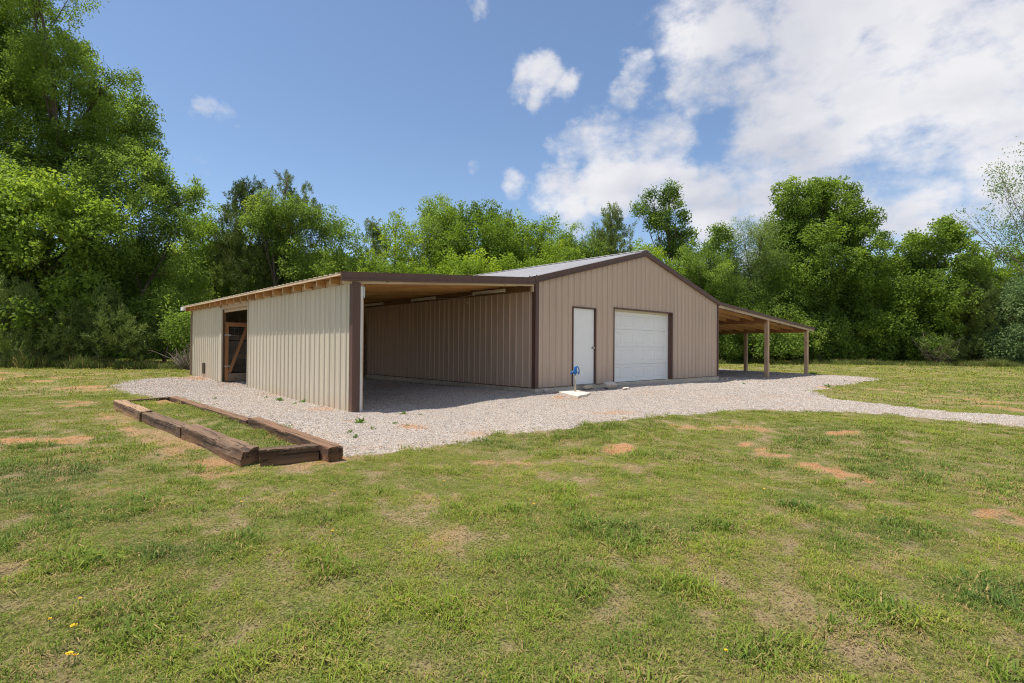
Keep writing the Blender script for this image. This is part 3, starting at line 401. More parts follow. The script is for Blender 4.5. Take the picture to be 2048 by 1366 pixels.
# ---------------------------------------------------------------- barn
W = 9.144; LB = 11.88; PW = .9144
barn = empty('metal_barn', (0, 0, 0), 'tan ribbed metal barn with brown trim, white doors and an open lean-to on each side', 'barn')
def sheet(name, prof, u0, u1, v0, v1, O, U, Vv, Nn, m, parent, holes=(), label=None):
    """ribbed sheet: profile (u,d) repeated per panel; v0,v1 functions of u or numbers; holes (ua,ub,va,vb)"""
    O, U, Vv, Nn = map(Vector, (O, U, Vv, Nn))
    fv0 = v0 if callable(v0) else (lambda u: v0); fv1 = v1 if callable(v1) else (lambda u: v1)
    us = sorted(set([round(u, 4) for u, d in prof if u0 - 1e-6 <= u <= u1 + 1e-6] + [round(u0, 4), round(u1, 4)] + [round(h, 4) for H in holes for h in H[:2] if u0 < h < u1]))
    pu = [a for a, _ in prof]; pd = [b_ for _, b_ in prof]
    mid = O + U * ((u0 + u1) / 2)
    vs = []; fs = []
    for a, b_ in zip(us[:-1], us[1:]):
        da = np.interp(a, pu, pd); db = np.interp(b_, pu, pd); cm = (a + b_) / 2
        seg = [(fv0(a), fv0(b_), fv1(a), fv1(b_))]
        for (ha, hb, va, vb) in holes:
            if ha < cm < hb:
                ns = []
                for s in seg:
                    if va > s[0]: ns.append((s[0], s[1], va, va))
                    if vb < s[2]: ns.append((vb, vb, s[2], s[3]))
                seg = ns
        for (p, q, r, t) in seg:
            k = len(vs)
            vs += [O + U * a + Vv * p + Nn * da - mid, O + U * b_ + Vv * q + Nn * db - mid, O + U * b_ + Vv * t + Nn * db - mid, O + U * a + Vv * r + Nn * da - mid]
            fs.append((k, k + 1, k + 2, k + 3))
    me = mesh(name, vs, fs, m)
    bm = bmesh.new(); bm.from_mesh(me); bmesh.ops.remove_doubles(bm, verts=bm.verts, dist=1e-4)
    bmesh.ops.solidify(bm, geom=bm.faces[:], thickness=.0015); bmesh.ops.recalc_face_normals(bm, faces=bm.faces[:]); bm.to_mesh(me); bm.free()
    o = link(name, me, parent=parent, loc=mid)
    if label: o['label'] = label
    return o
def ribs(total, start=0):
    P = [(start - .001, 0)]; u = start; k = 0; sp = PW / 4
    while u < start + total + .01:
        c = u + .03
        P += [(c - .024, 0), (c - .010, .021), (c + .010, .021), (c + .023, 0)]
        for q in (1, 2): e = c + sp * q / 3 + .005; P += [(e - .012, 0), (e - .006, .0035), (e + .006, .0035), (e + .012, 0)]
        u += sp
    return P
P_W = ribs(14)
def frange(a, b, s):
    r = []; v = a
    while v < b - .02: r.append((v, min(v + s, b))); v += s
    return r
gab = lambda u: 2.69 + (1.177 / (W / 2)) * (u if u < W / 2 else W - u) - .03
DOOR = (1.345, 2.225, .09, 2.07); GAR = (3.06, 6.07, .09, 2.145)
F = lambda u: gab(u)
cuts = [c for c in (W / 2,)]
for a, b_ in frange(0, W, PW):     # front gable; the sheets end under the rake trim
    prof = sorted(P_W + [(W / 2, float(np.interp(W / 2, [q[0] for q in P_W], [q[1] for q in P_W])))])
    sheet('siding_panel', prof, a + .002, b_, .10, gab, (0, -.002, 0), (1, 0, 0), (0, 0, 1), (0, -1, 0), M_TAN, barn, (DOOR, GAR))
for a, b_ in frange(0, W, PW):
    prof = sorted(P_W + [(W / 2, 0)])
    sheet('siding_panel', prof, a + .002, b_, .10, gab, (W, LB + .002, 0), (-1, 0, 0), (0, 0, 1), (0, 1, 0), M_TAN, barn)
def share_row(n, first, step):
    for i in range(1, n):
        c = first.copy(); COL.objects.link(c); c.parent = barn; c.location = first.location + Vector(step) * i
s = sheet('siding_panel', P_W, .002, PW, .10, 2.60, (-.002, LB, 0), (0, -1, 0), (0, 0, 1), (-1, 0, 0), M_TAN, barn); share_row(13, s, (0, -PW * LB / 11.887, 0))
s = sheet('siding_panel', P_W, .002, PW, .10, 2.62, (W + .002, 0, 0), (0, 1, 0), (0, 0, 1), (1, 0, 0), M_TAN, barn); share_row(13, s, (0, PW * LB / 11.887, 0))
# slab
box('foundation_slab', (-.035, -.035, -.4), (W + .035, LB + .035, .092), M_CONC, barn)
# base trim and corners
def brown(a, b_): return box('trim', a, b_, M_BROWN, barn)
brown((.08, -.028, .085), (1.31, -.004, .112)); brown((2.255, -.028, .085), (3.03, -.004, .112)); brown((6.1, -.028, .085), (W - .08, -.004, .112))
brown((-.028, .1, .085), (-.004, LB - .1, .112)); brown((W + .004, .1, .085), (W + .028, LB - .1, .112))
def corner_trim(x, y, sx, sy, z0, z1, w1=.105, m=M_BROWN, t=.026):
    """angle covering the corner; sx, sy = outward signs"""
    pts = [(0, 0), (-sx * w1, 0), (-sx * w1, -sy * t), (-sx * t, -sy * t), (-sx * t, -sy * w1), (0, -sy * w1)]
    n = 6; vs = [(px, py, z) for z in (0, z1 - z0) for px, py in pts]
    fs = [tuple(range(6)), tuple(range(11, 5, -1))] + [(i, (i + 1) % n, n + (i + 1) % n, n + i) for i in range(n)]
    me = mesh('corner_trim', vs, fs, m); bm = bmesh.new(); bm.from_mesh(me); bmesh.ops.recalc_face_normals(bm, faces=bm.faces[:]); bm.to_mesh(me); bm.free()
    return link('corner_trim', me, parent=barn, loc=(x, y, z0))
corner_trim(-.027, -.03, -1, -1, .04, 2.60, .115); corner_trim(W + .027, -.03, 1, -1, .04, 2.60, .09)
corner_trim(-.027, LB + .03, -1, 1, .04, 2.60); corner_trim(W + .027, LB + .03, 1, 1, .04, 2.60)
# rake trims (front and back), eave lines, ridge cap
def prism(name, pts2, y0, y1, m, parent=barn):
    n = len(pts2); c = (sum(p_[0] for p_ in pts2) / n, (y0 + y1) / 2, sum(p_[1] for p_ in pts2) / n)
    vs = [(x - c[0], y - c[1], z - c[2]) for y in (y0, y1) for x, z in pts2]
    fs = [tuple(range(n)), tuple(range(2 * n - 1, n - 1, -1))] + [(i, (i + 1) % n, n + (i + 1) % n, n + i) for i in range(n)]
    me = mesh(name, vs, fs, m); bm = bmesh.new(); bm.from_mesh(me); bmesh.ops.recalc_face_normals(bm, faces=bm.faces[:]); bm.to_mesh(me); bm.free()
    return link(name, me, parent=parent, loc=c)
ZE, ZA = 2.722, 3.90
for (y0, y1) in ((-.062, -.03), (LB + .03, LB + .062)):
    for sgn in (0, 1):
        fx = (lambda x: x) if sgn == 0 else (lambda x: W - x)
        th = .135; x0 = -.035
        sl = (ZA - ZE) / (W / 2 + .035)
        xm = W / 2 * .42
        for xa, xb in ((x0, xm), (xm + .004, W / 2 - (.0015))):     # two lengths with a joint
            za = ZE + (xa - x0) * sl; zb_ = ZE + (xb - x0) * sl
            prism('rake_trim', [(fx(xa), za), (fx(xb), zb_), (fx(xb), zb_ - th), (fx(xa), za - th)], y0, y1, M_BROWN)
        # folded lip on the bottom of the trim
        prism('rake_trim', [(fx(x0), ZE - th + .004), (fx(W / 2 - .002), ZA - th + .004), (fx(W / 2 - .002), ZA - th - .018), (fx(x0), ZE - th - .018)], y0 - .012 if y0 < 0 else y0 + .001, y1 - .001 if y0 < 0 else y1 + .012, M_BROWN)
sl = (ZA - ZE) / (W / 2 + .035); ang = math.atan(sl); LS = (W / 2 + .16) / math.cos(ang)
P_R = ribs(12)
for sgn in (1, -1):
    # local u along y, v up the slope
    ex = -.15 if sgn == 1 else W + .15
    Vd = Vector((sgn * math.cos(ang), 0, math.sin(ang))); Nd = Vector((-sgn * math.sin(ang), 0, math.cos(ang)))
    Ud = Vector((0, 1, 0))
    O = Vector((ex, -.03, ZE - .115 * sl + .002))
    if sgn == 1: O.x = 0.03; O.z = ZE + .065 * sl + .002; ls = (W / 2 - .03) / math.cos(ang)
    else: O.x = W - .03; O.z = ZE + .065 * sl + .002; ls = (W / 2 - .03) / math.cos(ang)
    s = sheet('roof_panel', P_R, .0, PW, 0, ls, O, Ud, Vd, Nd, M_ROOF, barn); share_row(13, s, (0, PW * LB / 11.887 + .0045, 0))
prism('ridge_cap', [(W / 2 - .2, ZA + .012 - .2 * sl + .03), (W / 2, ZA + .045), (W / 2 + .2, ZA + .012 - .2 * sl + .03), (W / 2, ZA + .035)], -.065, LB + .065, M_ROOF)
# ---- walk door
for a, b_ in (((1.317, -.03, .09), (1.345, .06, 2.10)), ((2.225, -.03, .09), (2.253, .06, 2.10)), ((1.317, -.03, 2.07), (2.253, .06, 2.10))):
    if b_[2] - a[2] < .1: a = (a[0] + .0285, a[1], a[2]); b_ = (b_[0] - .0285, b_[1], b_[2] - .001)
    box('door_trim', a, b_, M_BROWN, barn)
door = box('door', (1.352, .018, .125), (2.212, .058, 2.062), M_WHITE, barn, .003)
box('door_threshold', (1.346, -.03, .093), (2.224, .06, .118), M_STEEL, barn)
def child(name, me_or_bm, m, par, loc=(0, 0, 0)):
    """loc given in barn coordinates"""
    o = bm_obj(name, me_or_bm, m, par); o.location = Vector(loc) - par.location; return o
bm = bmesh.new(); tube(bm, [(0, 0, 0), (0, -.012, 0)], .034, 14); tube(bm, [(0, -.01, 0), (0, -.045, 0)], .012, 8)
tube(bm, [(0, -.04, 0), (0, -.05, 0), (0, -.065, 0), (0, -.078, 0)], [.018, .029, .029, .018], 14); child('knob', bm, M_STEEL, door, (2.15, .018, 1.06))
for z in (.4, 1.1, 1.8):
    bm = bmesh.new(); tube(bm, [(0, 0, -.05), (0, 0, .05)], .009, 8); child('hinge', bm, M_STEEL, door, (1.352, .008, z))
# ---- garage opening
for a, b_ in (((3.033, -.03, .09), (3.06, .17, 2.174)), ((6.07, -.03, .09), (6.097, .17, 2.174)), ((3.0605, -.03, 2.146), (6.0695, .17, 2.173))):
    box('door_trim', a, b_, M_BROWN, barn)
box('door_jamb', (5.985, .12, .093), (6.069, .165, 2.145), M_WHITE, barn, .003); box('door_jamb', (3.061, .12, .093), (3.11, .165, 2.145), M_WHITE, barn, .003)
box('top_seal', (3.111, .115, 2.085), (5.984, .165, 2.145), M_CREAM, barn, .003)
gd = link('garage_door', box_me(2.90, .03, 2.0, M_WHITE), parent=barn, loc=(4.548, .205, 1.09))
def gsection(zl, h):
    bm = bmesh.new(); Wd = 2.9; np_ = 5; pw = Wd / np_
    def q(x0, z0, x1, z1, d0, x0b=None, z0b=None, x1b=None, z1b=None, d1=None): pass
    def ring(r0, d0, r1, d1):
        a = [bm.verts.new((x, d0, z)) for x, z in ((r0[0], r0[1]), (r0[2], r0[1]), (r0[2], r0[3]), (r0[0], r0[3]))]
        b_ = [bm.verts.new((x, d1, z)) for x, z in ((r1[0], r1[1]), (r1[2], r1[1]), (r1[2], r1[3]), (r1[0], r1[3]))]
        for i in range(4): bm.faces.new((a[i], a[(i + 1) % 4], b_[(i + 1) % 4], b_[i]))
    for i in range(np_):
        x0 = -Wd / 2 + i * pw; c0 = (x0, 0, x0 + pw, h); e = .055; t = .085
        r1 = (x0 + e, t, x0 + pw - e, h - t); r2 = (r1[0] + .014, r1[1] + .014, r1[2] - .014, r1[3] - .014); r3 = (r2[0] + .022, r2[1] + .022, r2[2] - .022, r2[3] - .022)
        ring(c0, 0, r1, 0); ring(r1, 0, r2, .011); ring(r2, .011, r3, .002)
        bm.faces.new([bm.verts.new((x, .002, z)) for x, z in ((r3[0], r3[1]), (r3[2], r3[1]), (r3[2], r3[3]), (r3[0], r3[3]))])
    bmesh.ops.remove_doubles(bm, verts=bm.verts, dist=1e-4)
    # rim that turns back to the core
    r0 = (-Wd / 2, 0, Wd / 2, h)
    ring(r0, 0, (r0[0], r0[1] - .0, r0[2], r0[3]), .03)
    for v_ in bm.verts:
        if v_.co.y > .029: pass
    bmesh.ops.recalc_face_normals(bm, faces=bm.faces[:])
    o = bm_obj('door_section', bm, M_WHITE, gd); o.location = Vector((4.548, .158, zl)) - gd.location
    return o
hs_ = (2.085 - .105) / 4
for k in range(4): gsection(.105 + k * hs_ + .003, hs_ - .007)
bm = bmesh.new(); bmesh.ops.create_cube(bm, size=1); bmesh.ops.scale(bm, vec=(2.88, .02, .02), verts=bm.verts); child('bottom_seal', bm, M_BLACK, gd, (4.548, .17, .098))
# ---------------------------------------------------------------- left lean-to
XL = -4.784; XP = -4.56
zt = lambda x: 2.675 + (x / 4.784) * (2.675 - 2.325)      # top of the rafters' roof line
s2 = (2.675 - 2.325) / 4.784
a2 = math.atan(s2)
Vd = Vector((math.cos(a2), 0, math.sin(a2))); Nd = Vector((-math.sin(a2), 0, math.cos(a2)))
s = sheet('roof_panel', P_R, 0, PW, 0, 4.75 / math.cos(a2), (XL - .02, -.02, zt(XL) + .0), (0, 1, 0), Vd, Nd, M_ROOFTAN, barn); share_row(13, s, (0, PW * LB / 11.887 + .0035, 0))
# rafters, pale front rafter, fascia
RY = [.6 + .586 * i for i in range(20)]
RY = [y for y in RY if y < LB - .1]
for y in RY: beam('rafter', (XL + .06, y, zt(XL + .06) - .085), (-.045, y, zt(-.045) - .085), .038, .125, M_WOODX, barn)
beam('rafter', (XL + .03, .02, zt(XL) - .105), (-.05, .02, zt(-.05) - .105), .038, .15, M_WOODL, barn)
o = beam('rafter', (XL + .06, LB - .03, zt(XL + .06) - .085), (-.045, LB - .03, zt(-.045) - .085), .038, .125, M_WOODL, barn)
beam('fascia_trim', (XL - .03, -.035, zt(XL - .03) - .055), (-.055, -.035, zt(-.055) - .055), .03, .150, M_BROWN, barn)
beam('fascia_trim', (XL - .031, -.048, zt(XL - .03) - .122), (-.056, -.048, zt(-.055) - .122), .03, .034, M_BROWN, barn)
beam('fascia_trim', (XL - .03, LB + .035, zt(XL - .03) - .05), (-.055, LB + .035, zt(-.055) - .05), .03, .135, M_BROWN, barn)
box('fascia_end', (XL - .05, LB - .3, zt(XL) - .12), (XL + .03, LB + .07, zt(XL) - .004), M_WHITE, barn)
for i, x in enumerate(np.linspace(XL + .08, -.12, 9)):      # purlins on the rafters
    beam('purlin', (x, -.015, zt(x) - .012), (x, LB - .01, zt(x) - .012), .085, .02, M_WOODX, barn)
for i in range(8):                                            # boards laid under the sheets
    x0 = XL + .16 + i * .573; x1 = x0 + .478
    beam('deck_board', ((x0 + x1) / 2, .05, zt((x0 + x1) / 2) - .013), ((x0 + x1) / 2, LB - .05, zt((x0 + x1) / 2) - .013), x1 - x0, .012, M_DECK, barn, up=Nd)
# eave board, blocking between rafter tails at the wall
for a, b_ in zip([.04] + RY, RY + [LB - .05]):
    box('blocking', (XP + .01, a + .022, 2.165), (XP + .048, b_ - .022, 2.30), M_WOODD, barn)
beam('eave_trim', (XL - .006, -.02, zt(XL) - .022), (XL - .006, LB, zt(XL) - .022), .02, .035, M_WOODL, barn)
box('wall_plate', (XP + .002, .05, 2.07), (XP + .04, LB - .05, 2.163), M_WOODD, barn)
box('sun_gap_strip', (-.16, -.02, 2.682), (-.002, LB, 2.706), M_BROWN, barn)  # added strip: stops sun leaking through the gap between lean-to roof and barn
# outer wall of beige sheets
P_L = ribs(14)
for a, b_ in frange(.10, 5.76, PW): sheet('siding_panel', P_L, a + .002, b_, lambda u: -.11 + .012 * u, 2.17, (XP, 0, 0), (0, 1, 0), (0, 0, 1), (-1, 0, 0), M_BEIGE, barn)
for a, b_ in frange(8.25, 11.5, PW): sheet('siding_panel', P_L, a + .002, b_, .02, 2.17, (XP, 0, 0), (0, 1, 0), (0, 0, 1), (-1, 0, 0), M_BEIGE, barn)
for a, b_ in frange(.0, 4.5, PW): sheet('siding_panel', P_L, a + .002, b_, .04, lambda u: zt(XP + u) - .03, (XP, LB - .02, 0), (1, 0, 0), (0, 0, 1), (0, 1, 0), M_BEIGE, barn)
corner_trim(XP - .026, 11.56, -1, 1, .02, 2.17, .1)
# front post wrapped in brown trim, pale stud behind it
box('corner_trim', (XP - .03, -.035, -.14), (XP + .118, .10, 2.185), M_BROWN, barn, .004)
box('corner_trim', (XP - .034, -.04, -.16), (XP + .02, .02, 2.13), M_BROWN, barn, .003)
box('stud', (XP + .12, -.012, -.14), (XP + .172, .026, 2.12), wood('white_stud', (.62, .57, .50), (.78, .74, .68), 2, False), barn)
box('post', (XP + .12, .028, -.14), (XP + .21, .12, 2.16), M_WOODZ, barn)
box('junction_box', (XP + .175, -.01, 1.92), (XP + .215, .03, 2.12), M_STEEL, barn, .004)
for y in (2.9, 5.64, 8.42, 11.7): box('post', (XP + .02, y - .07, -.2), (XP + .16, y + .07, 2.07), M_WOODZ, barn)
for z in (.5, 1.2, 1.75):
    box('girt', (XP + .005, .12, z - .045), (XP + .043, 2.82, z + .045), M_WOODX, barn); box('girt', (XP + .005, 2.98, z - .045), (XP + .043, 5.72, z + .045), M_WOODX, barn)
    box('girt', (XP + .005, 8.24, z - .045), (XP + .043, 11.6, z + .045), M_WOODD, barn); box('girt', (XP + .2, LB - .065, z - .045), (-.1, LB - .027, z + .045), M_WOODD, barn)
# opening: jambs, header, gate
box('jamb', (XP - .02, 5.72, -.06), (XP + .03, 5.765, 2.165), M_BEIGE, barn); box('jamb', (XP - .02, 8.215, -.02), (XP + .06, 8.27, 2.13), M_BEIGE, barn)
box('jamb', (XP - .026, 8.06, -.02), (XP + .008, 8.213, 2.11), M_BEIGE, barn)
box('header_board', (XP + .045, 5.77, 1.99), (XP + .085, 8.21, 2.16), M_WOODX, barn)
gate = link('gate', box_me(.70, .004, .004, M_STEEL), parent=barn, loc=(-4.10, 8.14, 1.655))
def gchild(name, p0, p1, wd, ht, m=M_GATE, up=(0, 0, 1)):
    o = beam(name, Vector(p0) - gate.location, Vector(p1) - gate.location, wd, ht, m, gate, up); return o
GX0, GX1, GY, GB, GT = -4.47, -3.78, 8.12, .02, 1.72
gchild('stile', (GX0 + .045, GY, GB), (GX0 + .045, GY, GT), .038, .09, up=(1, 0, 0)); gchild('stile', (GX1 - .045, GY, GB), (GX1 - .045, GY, GT), .038, .09, up=(1, 0, 0))
gchild('rail', (GX0 + .092, GY, GT - .06), (GX1 - .092, GY, GT - .06), .036, .12); gchild('rail', (GX0 + .092, GY, GB + .11), (GX1 - .092, GY, GB + .11), .036, .22, wood('grey_gate_lumber', (.2, .14, .09), (.34, .25, .17), 0))
gchild('brace', (GX0 + .11, GY - .03, GB + .24), (GX1 - .12, GY - .03, GT - .14), .02, .085, up=(0, 0, 1))
bm = bmesh.new()
for x in np.arange(GX0 + .11, GX1 - .08, .05): tube(bm, [(x, 0, GB + .2), (x, 0, GT - .1)], .0022, 4)
for z in np.arange(GB + .22, GT - .1, .1): tube(bm, [(GX0 + .09, .004, z), (GX1 - .09, .004, z)], .0022, 4)
o = bm_obj('wire_mesh', bm, plain('mesh_wire', (.5, .5, .48), .4, .6), gate); o.location = Vector((0, GY + .02, 0)) - gate.location; o['kind'] = 'stuff'
for z in (.45, 1.35):
    bm = bmesh.new(); bmesh.ops.create_cube(bm, size=1); bmesh.ops.scale(bm, vec=(.16, .008, .035), verts=bm.verts); child('hinge', bm, M_STEEL, gate, (GX0 + .06, GY - .024, z))
box('post', (GX1 + .012, GY - .04, -.1), (GX1 + .10, GY + .05, 2.40), M_WOODZ, barn)
for k in range(9): box('pen_board', (GX1 + .11, GY - .015, .03 + k * .205), (-.08, GY + .012, .03 + k * .205 + .19), M_WOODD, barn)
for k in range(7): box('pen_board', (XP + .25, 9.6, .02 + k * .2), (-.08, 9.63,   .02 + k * .2 + .165), M_WOODL, barn)
v = box('vent_flap', (XP - .034, 9.83, .17), (XP - .012, 10.1, .50), plain('dark_flap', (.05, .032, .028), .5), barn, .003)
# ledger and strip lights along the barn wall
for a, b_ in ((.03, 4.0), (4.004, 8.0), (8.004, LB - .02)): beam('ledger', (-.052, a, 2.455), (-.052, b_, 2.455), .038, .15, M_WOODD, barn)
box('block_end', (-.075, .02, 2.36), (-.034, .09, 2.52), M_WOODL, barn)
for y in (1.555, 4.52, 7.46):
    fx = link('light_fixture', box_me(.07, 1.22, .045, M_TUBE, .008), parent=barn, loc=(-.115, y, 2.475))
    bm = bmesh.new(); tube(bm, [(0, -.57, 0), (0, .57, 0)], .016, 8); o = bm_obj('tube', bm, M_TUBE, fx); o.location = (-.01, 0, -.04)
    for s_ in (-1, 1): o = link('end_cap', box_me(.066, .025, .06, M_TUBE, .004), parent=fx, loc=(-.004, s_ * .597, -.035))
bm = bmesh.new(); pts = [(-.09, y, 2.44 - .05 * abs(math.sin((y - 2.2) * math.pi / 1.7))) for y in np.linspace(2.2, 3.9, 12)]
tube(bm, pts, .006, 5); bm_obj('cable', bm, M_TUBE, barn)
bm = bmesh.new(); tube(bm, [(-.02, 2.55, 2.25), (-.05, 2.55, 2.25)], .02, 8); bm_obj('outlet', bm, M_WHITE, barn)
# ---------------------------------------------------------------- right lean-to (open carport)
XR = 18.945
zr = lambda x: 2.70 - (x - W) / (XR - W) * (2.70 - 2.085)
s3 = (2.70 - 2.085) / (XR - W); a3 = math.atan(s3)
Vd = Vector((-math.cos(a3), 0, math.sin(a3))); Nd = Vector((math.sin(a3), 0, math.cos(a3)))
s = sheet('roof_panel', P_R, 0, PW, 0, (XR - W - .05) / math.cos(a3), (XR + .02, -.03, zr(XR) - .02), (0, 1, 0), Vd, Nd, M_ROOF, barn); share_row(13, s, (0, PW * LB / 11.887 + .0035, 0))
beam('fascia_trim', (W + .055, -.05, zr(W + .05) - .045), (XR + .04, -.05, zr(XR + .04) - .045), .03, .105, M_BROWN, barn)
beam('rafter', (W + .06, -.012, zr(W + .06) - .12), (XR, -.012, zr(XR) - .12), .038, .14, M_WOODL, barn)
for i in range(1, 21):
    y = i * .586
    if y > LB - .05: break
    xm = 13.6
    beam('rafter', (W + .05, y, zr(W) - .12), (xm + .35, y, zr(xm + .35) - .12), .038, .14, M_WOODX, barn)
    beam('rafter', (xm - .35, y + .042, zr(xm - .35) - .12), (XR - .03, y + .042, zr(XR - .03) - .12), .038, .14, M_WOODX, barn)
for x in np.linspace(W + .12, XR - .06, 17):
    beam('purlin', (x, -.02, zr(x) - .036), (x, LB, zr(x) - .036), .085, .022, M_WOODX, barn)
beam('ledger', (W + .05, 0.02, 2.44), (W + .05, LB, 2.44), .036, .18, M_WOODX, barn)
for xb, zb_, h in ((13.62, 2.225, .21), (18.22, 1.94, .20)):
    for sx in (-.06, .06): beam('beam', (xb + sx, .06, zb_), (xb + sx, LB - .05, zb_), .038, h, M_GATE, barn)
ys_ = (.075, 2.9, 5.83, 8.76, 11.72)
for y in ys_:
    f = y < 1
    box('post', (13.62 - .075, y - .075, -.4), (13.62 + .075, y + .075, zr(13.7) - .055 if f else 2.11), M_WOODZ, barn, .006)
    box('post', (18.22 - .075, y - .075, -.4), (18.22 + .075, y + .075, zr(18.3) - .055 if f else 1.835), M_WOODZ, barn, .006)
# ---------------------------------------------------------------- timber bed
def tie_mat(name='weathered_timber', tone=(1, 1, 1), topk=.38):
    m, nt, b = mat(name)
    tcn = nd(nt, 'ShaderNodeTexCoord').outputs['Object']
    gr = noise(nt, 1, 6, .7, tcn, mscale=(1.6, 26, 26)); bl = noise(nt, 2.3, 5, .65, tcn); r = rnd(nt)
    c = ramp(nt, gr, [(.3, (.035, .02, .012)), (.55, (.125, .07, .038)), (.75, (.27, .165, .095))])
    c = mixc(nt, rng_map(nt, bl, .45, .68, 0, .5), c, (.28, .19, .125))
    g = nd(nt, 'ShaderNodeNewGeometry'); nz = nd(nt, 'ShaderNodeSeparateXYZ'); nt.links.new(g.outputs['Normal'], nz.inputs[0])
    ps = nd(nt, 'ShaderNodeSeparateXYZ'); nt.links.new(tcn, ps.inputs[0])
    top = rng_map(nt, ps.outputs['Z'], .055, .08, 0, topk)
    c = mixc(nt, top, c, (.38, .255, .15))
    low = mth('ADD', ps.outputs['Z'], mth('MULTIPLY', mth('SUBTRACT', bl, .5, nt=nt), .22, nt=nt), nt=nt)
    c = mixc(nt, rng_map(nt, low, .02, -.07, 0, .65), c, (.42, .24, .12))
    hv = nd(nt, 'ShaderNodeHueSaturation'); nt.links.new(c, hv.inputs['Color']); nt.links.new(rng_map(nt, r, 0, 1, .75, 1.2), hv.inputs['Value'])
    cf = mixc(nt, 1.0, hv.outputs[0], tone, 'MULTIPLY')
    # checks: long thin drying cracks
    ck = noise(nt, 1, 3, .5, tcn, mscale=(1.1, 38, 38)); cf = mixc(nt, rng_map(nt, ck, .60, .64, 0, .85), cf, (.02, .013, .009))
    nt.links.new(cf, b.inputs['Base Color']); b.inputs['Roughness'].default_value = .9
    bump(nt, mth('SUBTRACT', gr, rng_map(nt, ck, .58, .64, 0, 1), nt=nt), .014, .9, b); return m
M_TIE = tie_mat(tone=(.85, .80, .78)); M_TIED = tie_mat('dark_creosoted_timber', (.55, .52, .50), .25); M_TIEP = tie_mat('pale_weathered_timber', (1.1, 1.05, 1.0), .6); M_TIER = tie_mat('reddish_timber', (.88, .74, .66), .5)
bed = empty('garden_bed', (-6.9, .1, float(gz(-6.9, .1))), 'long raised bed framed with old dark railroad timbers on the lawn beside the beige wall', 'raised bed')
def tie(p0, p1, wd=.235, ht=.2, seed=0, sink=.02, chip=0, label=None, lift=(0, 0), m=None):
    rn = np.random.default_rng(seed); L = math.dist(p0, p1); n = 24
    sec = [(-.5, -.5), (-.5, -.1), (-.5, .38), (-.487, .49), (-.2, .5), (.2, .5), (.487, .49), (.5, .38), (.5, -.1), (.5, -.5)]
    vs = []; ns = len(sec)
    wob = rn.normal(0, .0022, (n + 1, ns, 2)); 
    for k in range(n + 1):
        for j, (a, b_) in enumerate(sec):
            y = a * wd + wob[k, j, 0] + .003 * math.sin(k * .3 + seed + j * .3); z = b_ * ht + wob[k, j, 1]
            if j in (3, 6) and rn.random() < .12: z -= .008; y *= .98
            if chip and j in (2, 3, 4) and k > n * .62: z -= .03 * rn.random() + .012; y += .02
            x = -L / 2 + L * k / n + (rn.normal(0, .006) if k in (0, n) else 0)
            vs.append((x, y, z))
    fs = [(k * ns + j, k * ns + (j + 1) % ns, (k + 1) * ns + (j + 1) % ns, (k + 1) * ns + j) for k in range(n) for j in range(ns)]
    fs += [tuple(range(ns)), tuple(range((n + 1) * ns - 1, n * ns - 1, -1))]
    me = mesh('railroad_timber', vs, fs, m or M_TIE); bm = bmesh.new(); bm.from_mesh(me); bmesh.ops.recalc_face_normals(bm, faces=bm.faces[:]); bm.to_mesh(me); bm.free()
    z0 = float(gz(*p0)) + ht / 2 - sink + lift[0]; z1 = float(gz(*p1)) + ht / 2 - sink + lift[1]
    o = link('railroad_timber', me, parent=bed); mx = ((p0[0] + p1[0]) / 2, (p0[1] + p1[1]) / 2, (z0 + z1) / 2)
    o.location = Vector(mx) - bed.location; o.rotation_euler = (rn.normal(0, .02), -math.atan2(z1 - z0, L), math.atan2(p1[1] - p0[1], p1[0] - p0[0]))
    if label: o['label'] = label
    return o
tie((-7.53, 2.9), (-7.40, 1.14), .17, .165, 3, .0, m=M_TIEP, label='pale weathered timber at the back left corner')
tie((-7.38, 1.08), (-7.21, -.62), .17, .165, 8, .02)
tie((-7.20, -.70), (-7.085, -2.78), .185, .185, 5, .0, chip=1, label='splintered front timber with a chipped pale edge')
tie((-7.0, -2.80), (-6.43, -2.93), .16, .17, 14, .0, m=M_TIED)
tie((-6.33, -3.17), (-6.36, -.57), .17, .165, 21, .0, m=M_TIER, label='timber with a reddish sawn end at the front right corner')
tie((-6.38, -.49), (-6.62, 3.48), .155, .17, 27, .05, m=M_TIER)
tie((-7.40, 3.20), (-6.68, 3.43), .11, .15, 31, .03, m=M_TIED)
# ---------------------------------------------------------------- hydrant, pad, stones
def gzz(x, y): return float(grav_z(np.array([x]), np.array([y]))[0])
px_, py_ = .50, -.80
pc = [(.27, -.42), (.98, -.28), (.74, -.78), (.52, -1.24), (.34, -1.29), (.13, -1.43), (-.1, -1.46), (-.36, -1.60), (-.04, -1.0)]
zp = gzz(.4, -.9) + .04
vs = [(x - .4, y + .9, z) for z in (0, -.12) for x, y in pc]; n = len(pc)
me = mesh('concrete_pad', vs, [tuple(range(n)), tuple(range(2 * n - 1, n - 1, -1))] + [(i, (i + 1) % n, n + (i + 1) % n, n + i) for i in range(n)], M_PADC)
bm = bmesh.new(); bm.from_mesh(me); bmesh.ops.recalc_face_normals(bm, faces=bm.faces[:]); bmesh.ops.bevel(bm, geom=bm.edges[:], offset=.008, segments=1, affect='EDGES'); bm.to_mesh(me); bm.free()
o = link('concrete_pad', me, loc=(.4, -.9, zp)); tag(o, 'pale concrete slab in the gravel under the blue hydrant', 'slab')
hy = empty('yard_hydrant', (px_, py_, zp), 'blue headed yard hydrant on a bare metal pipe in front of the white walk door', 'hydrant')
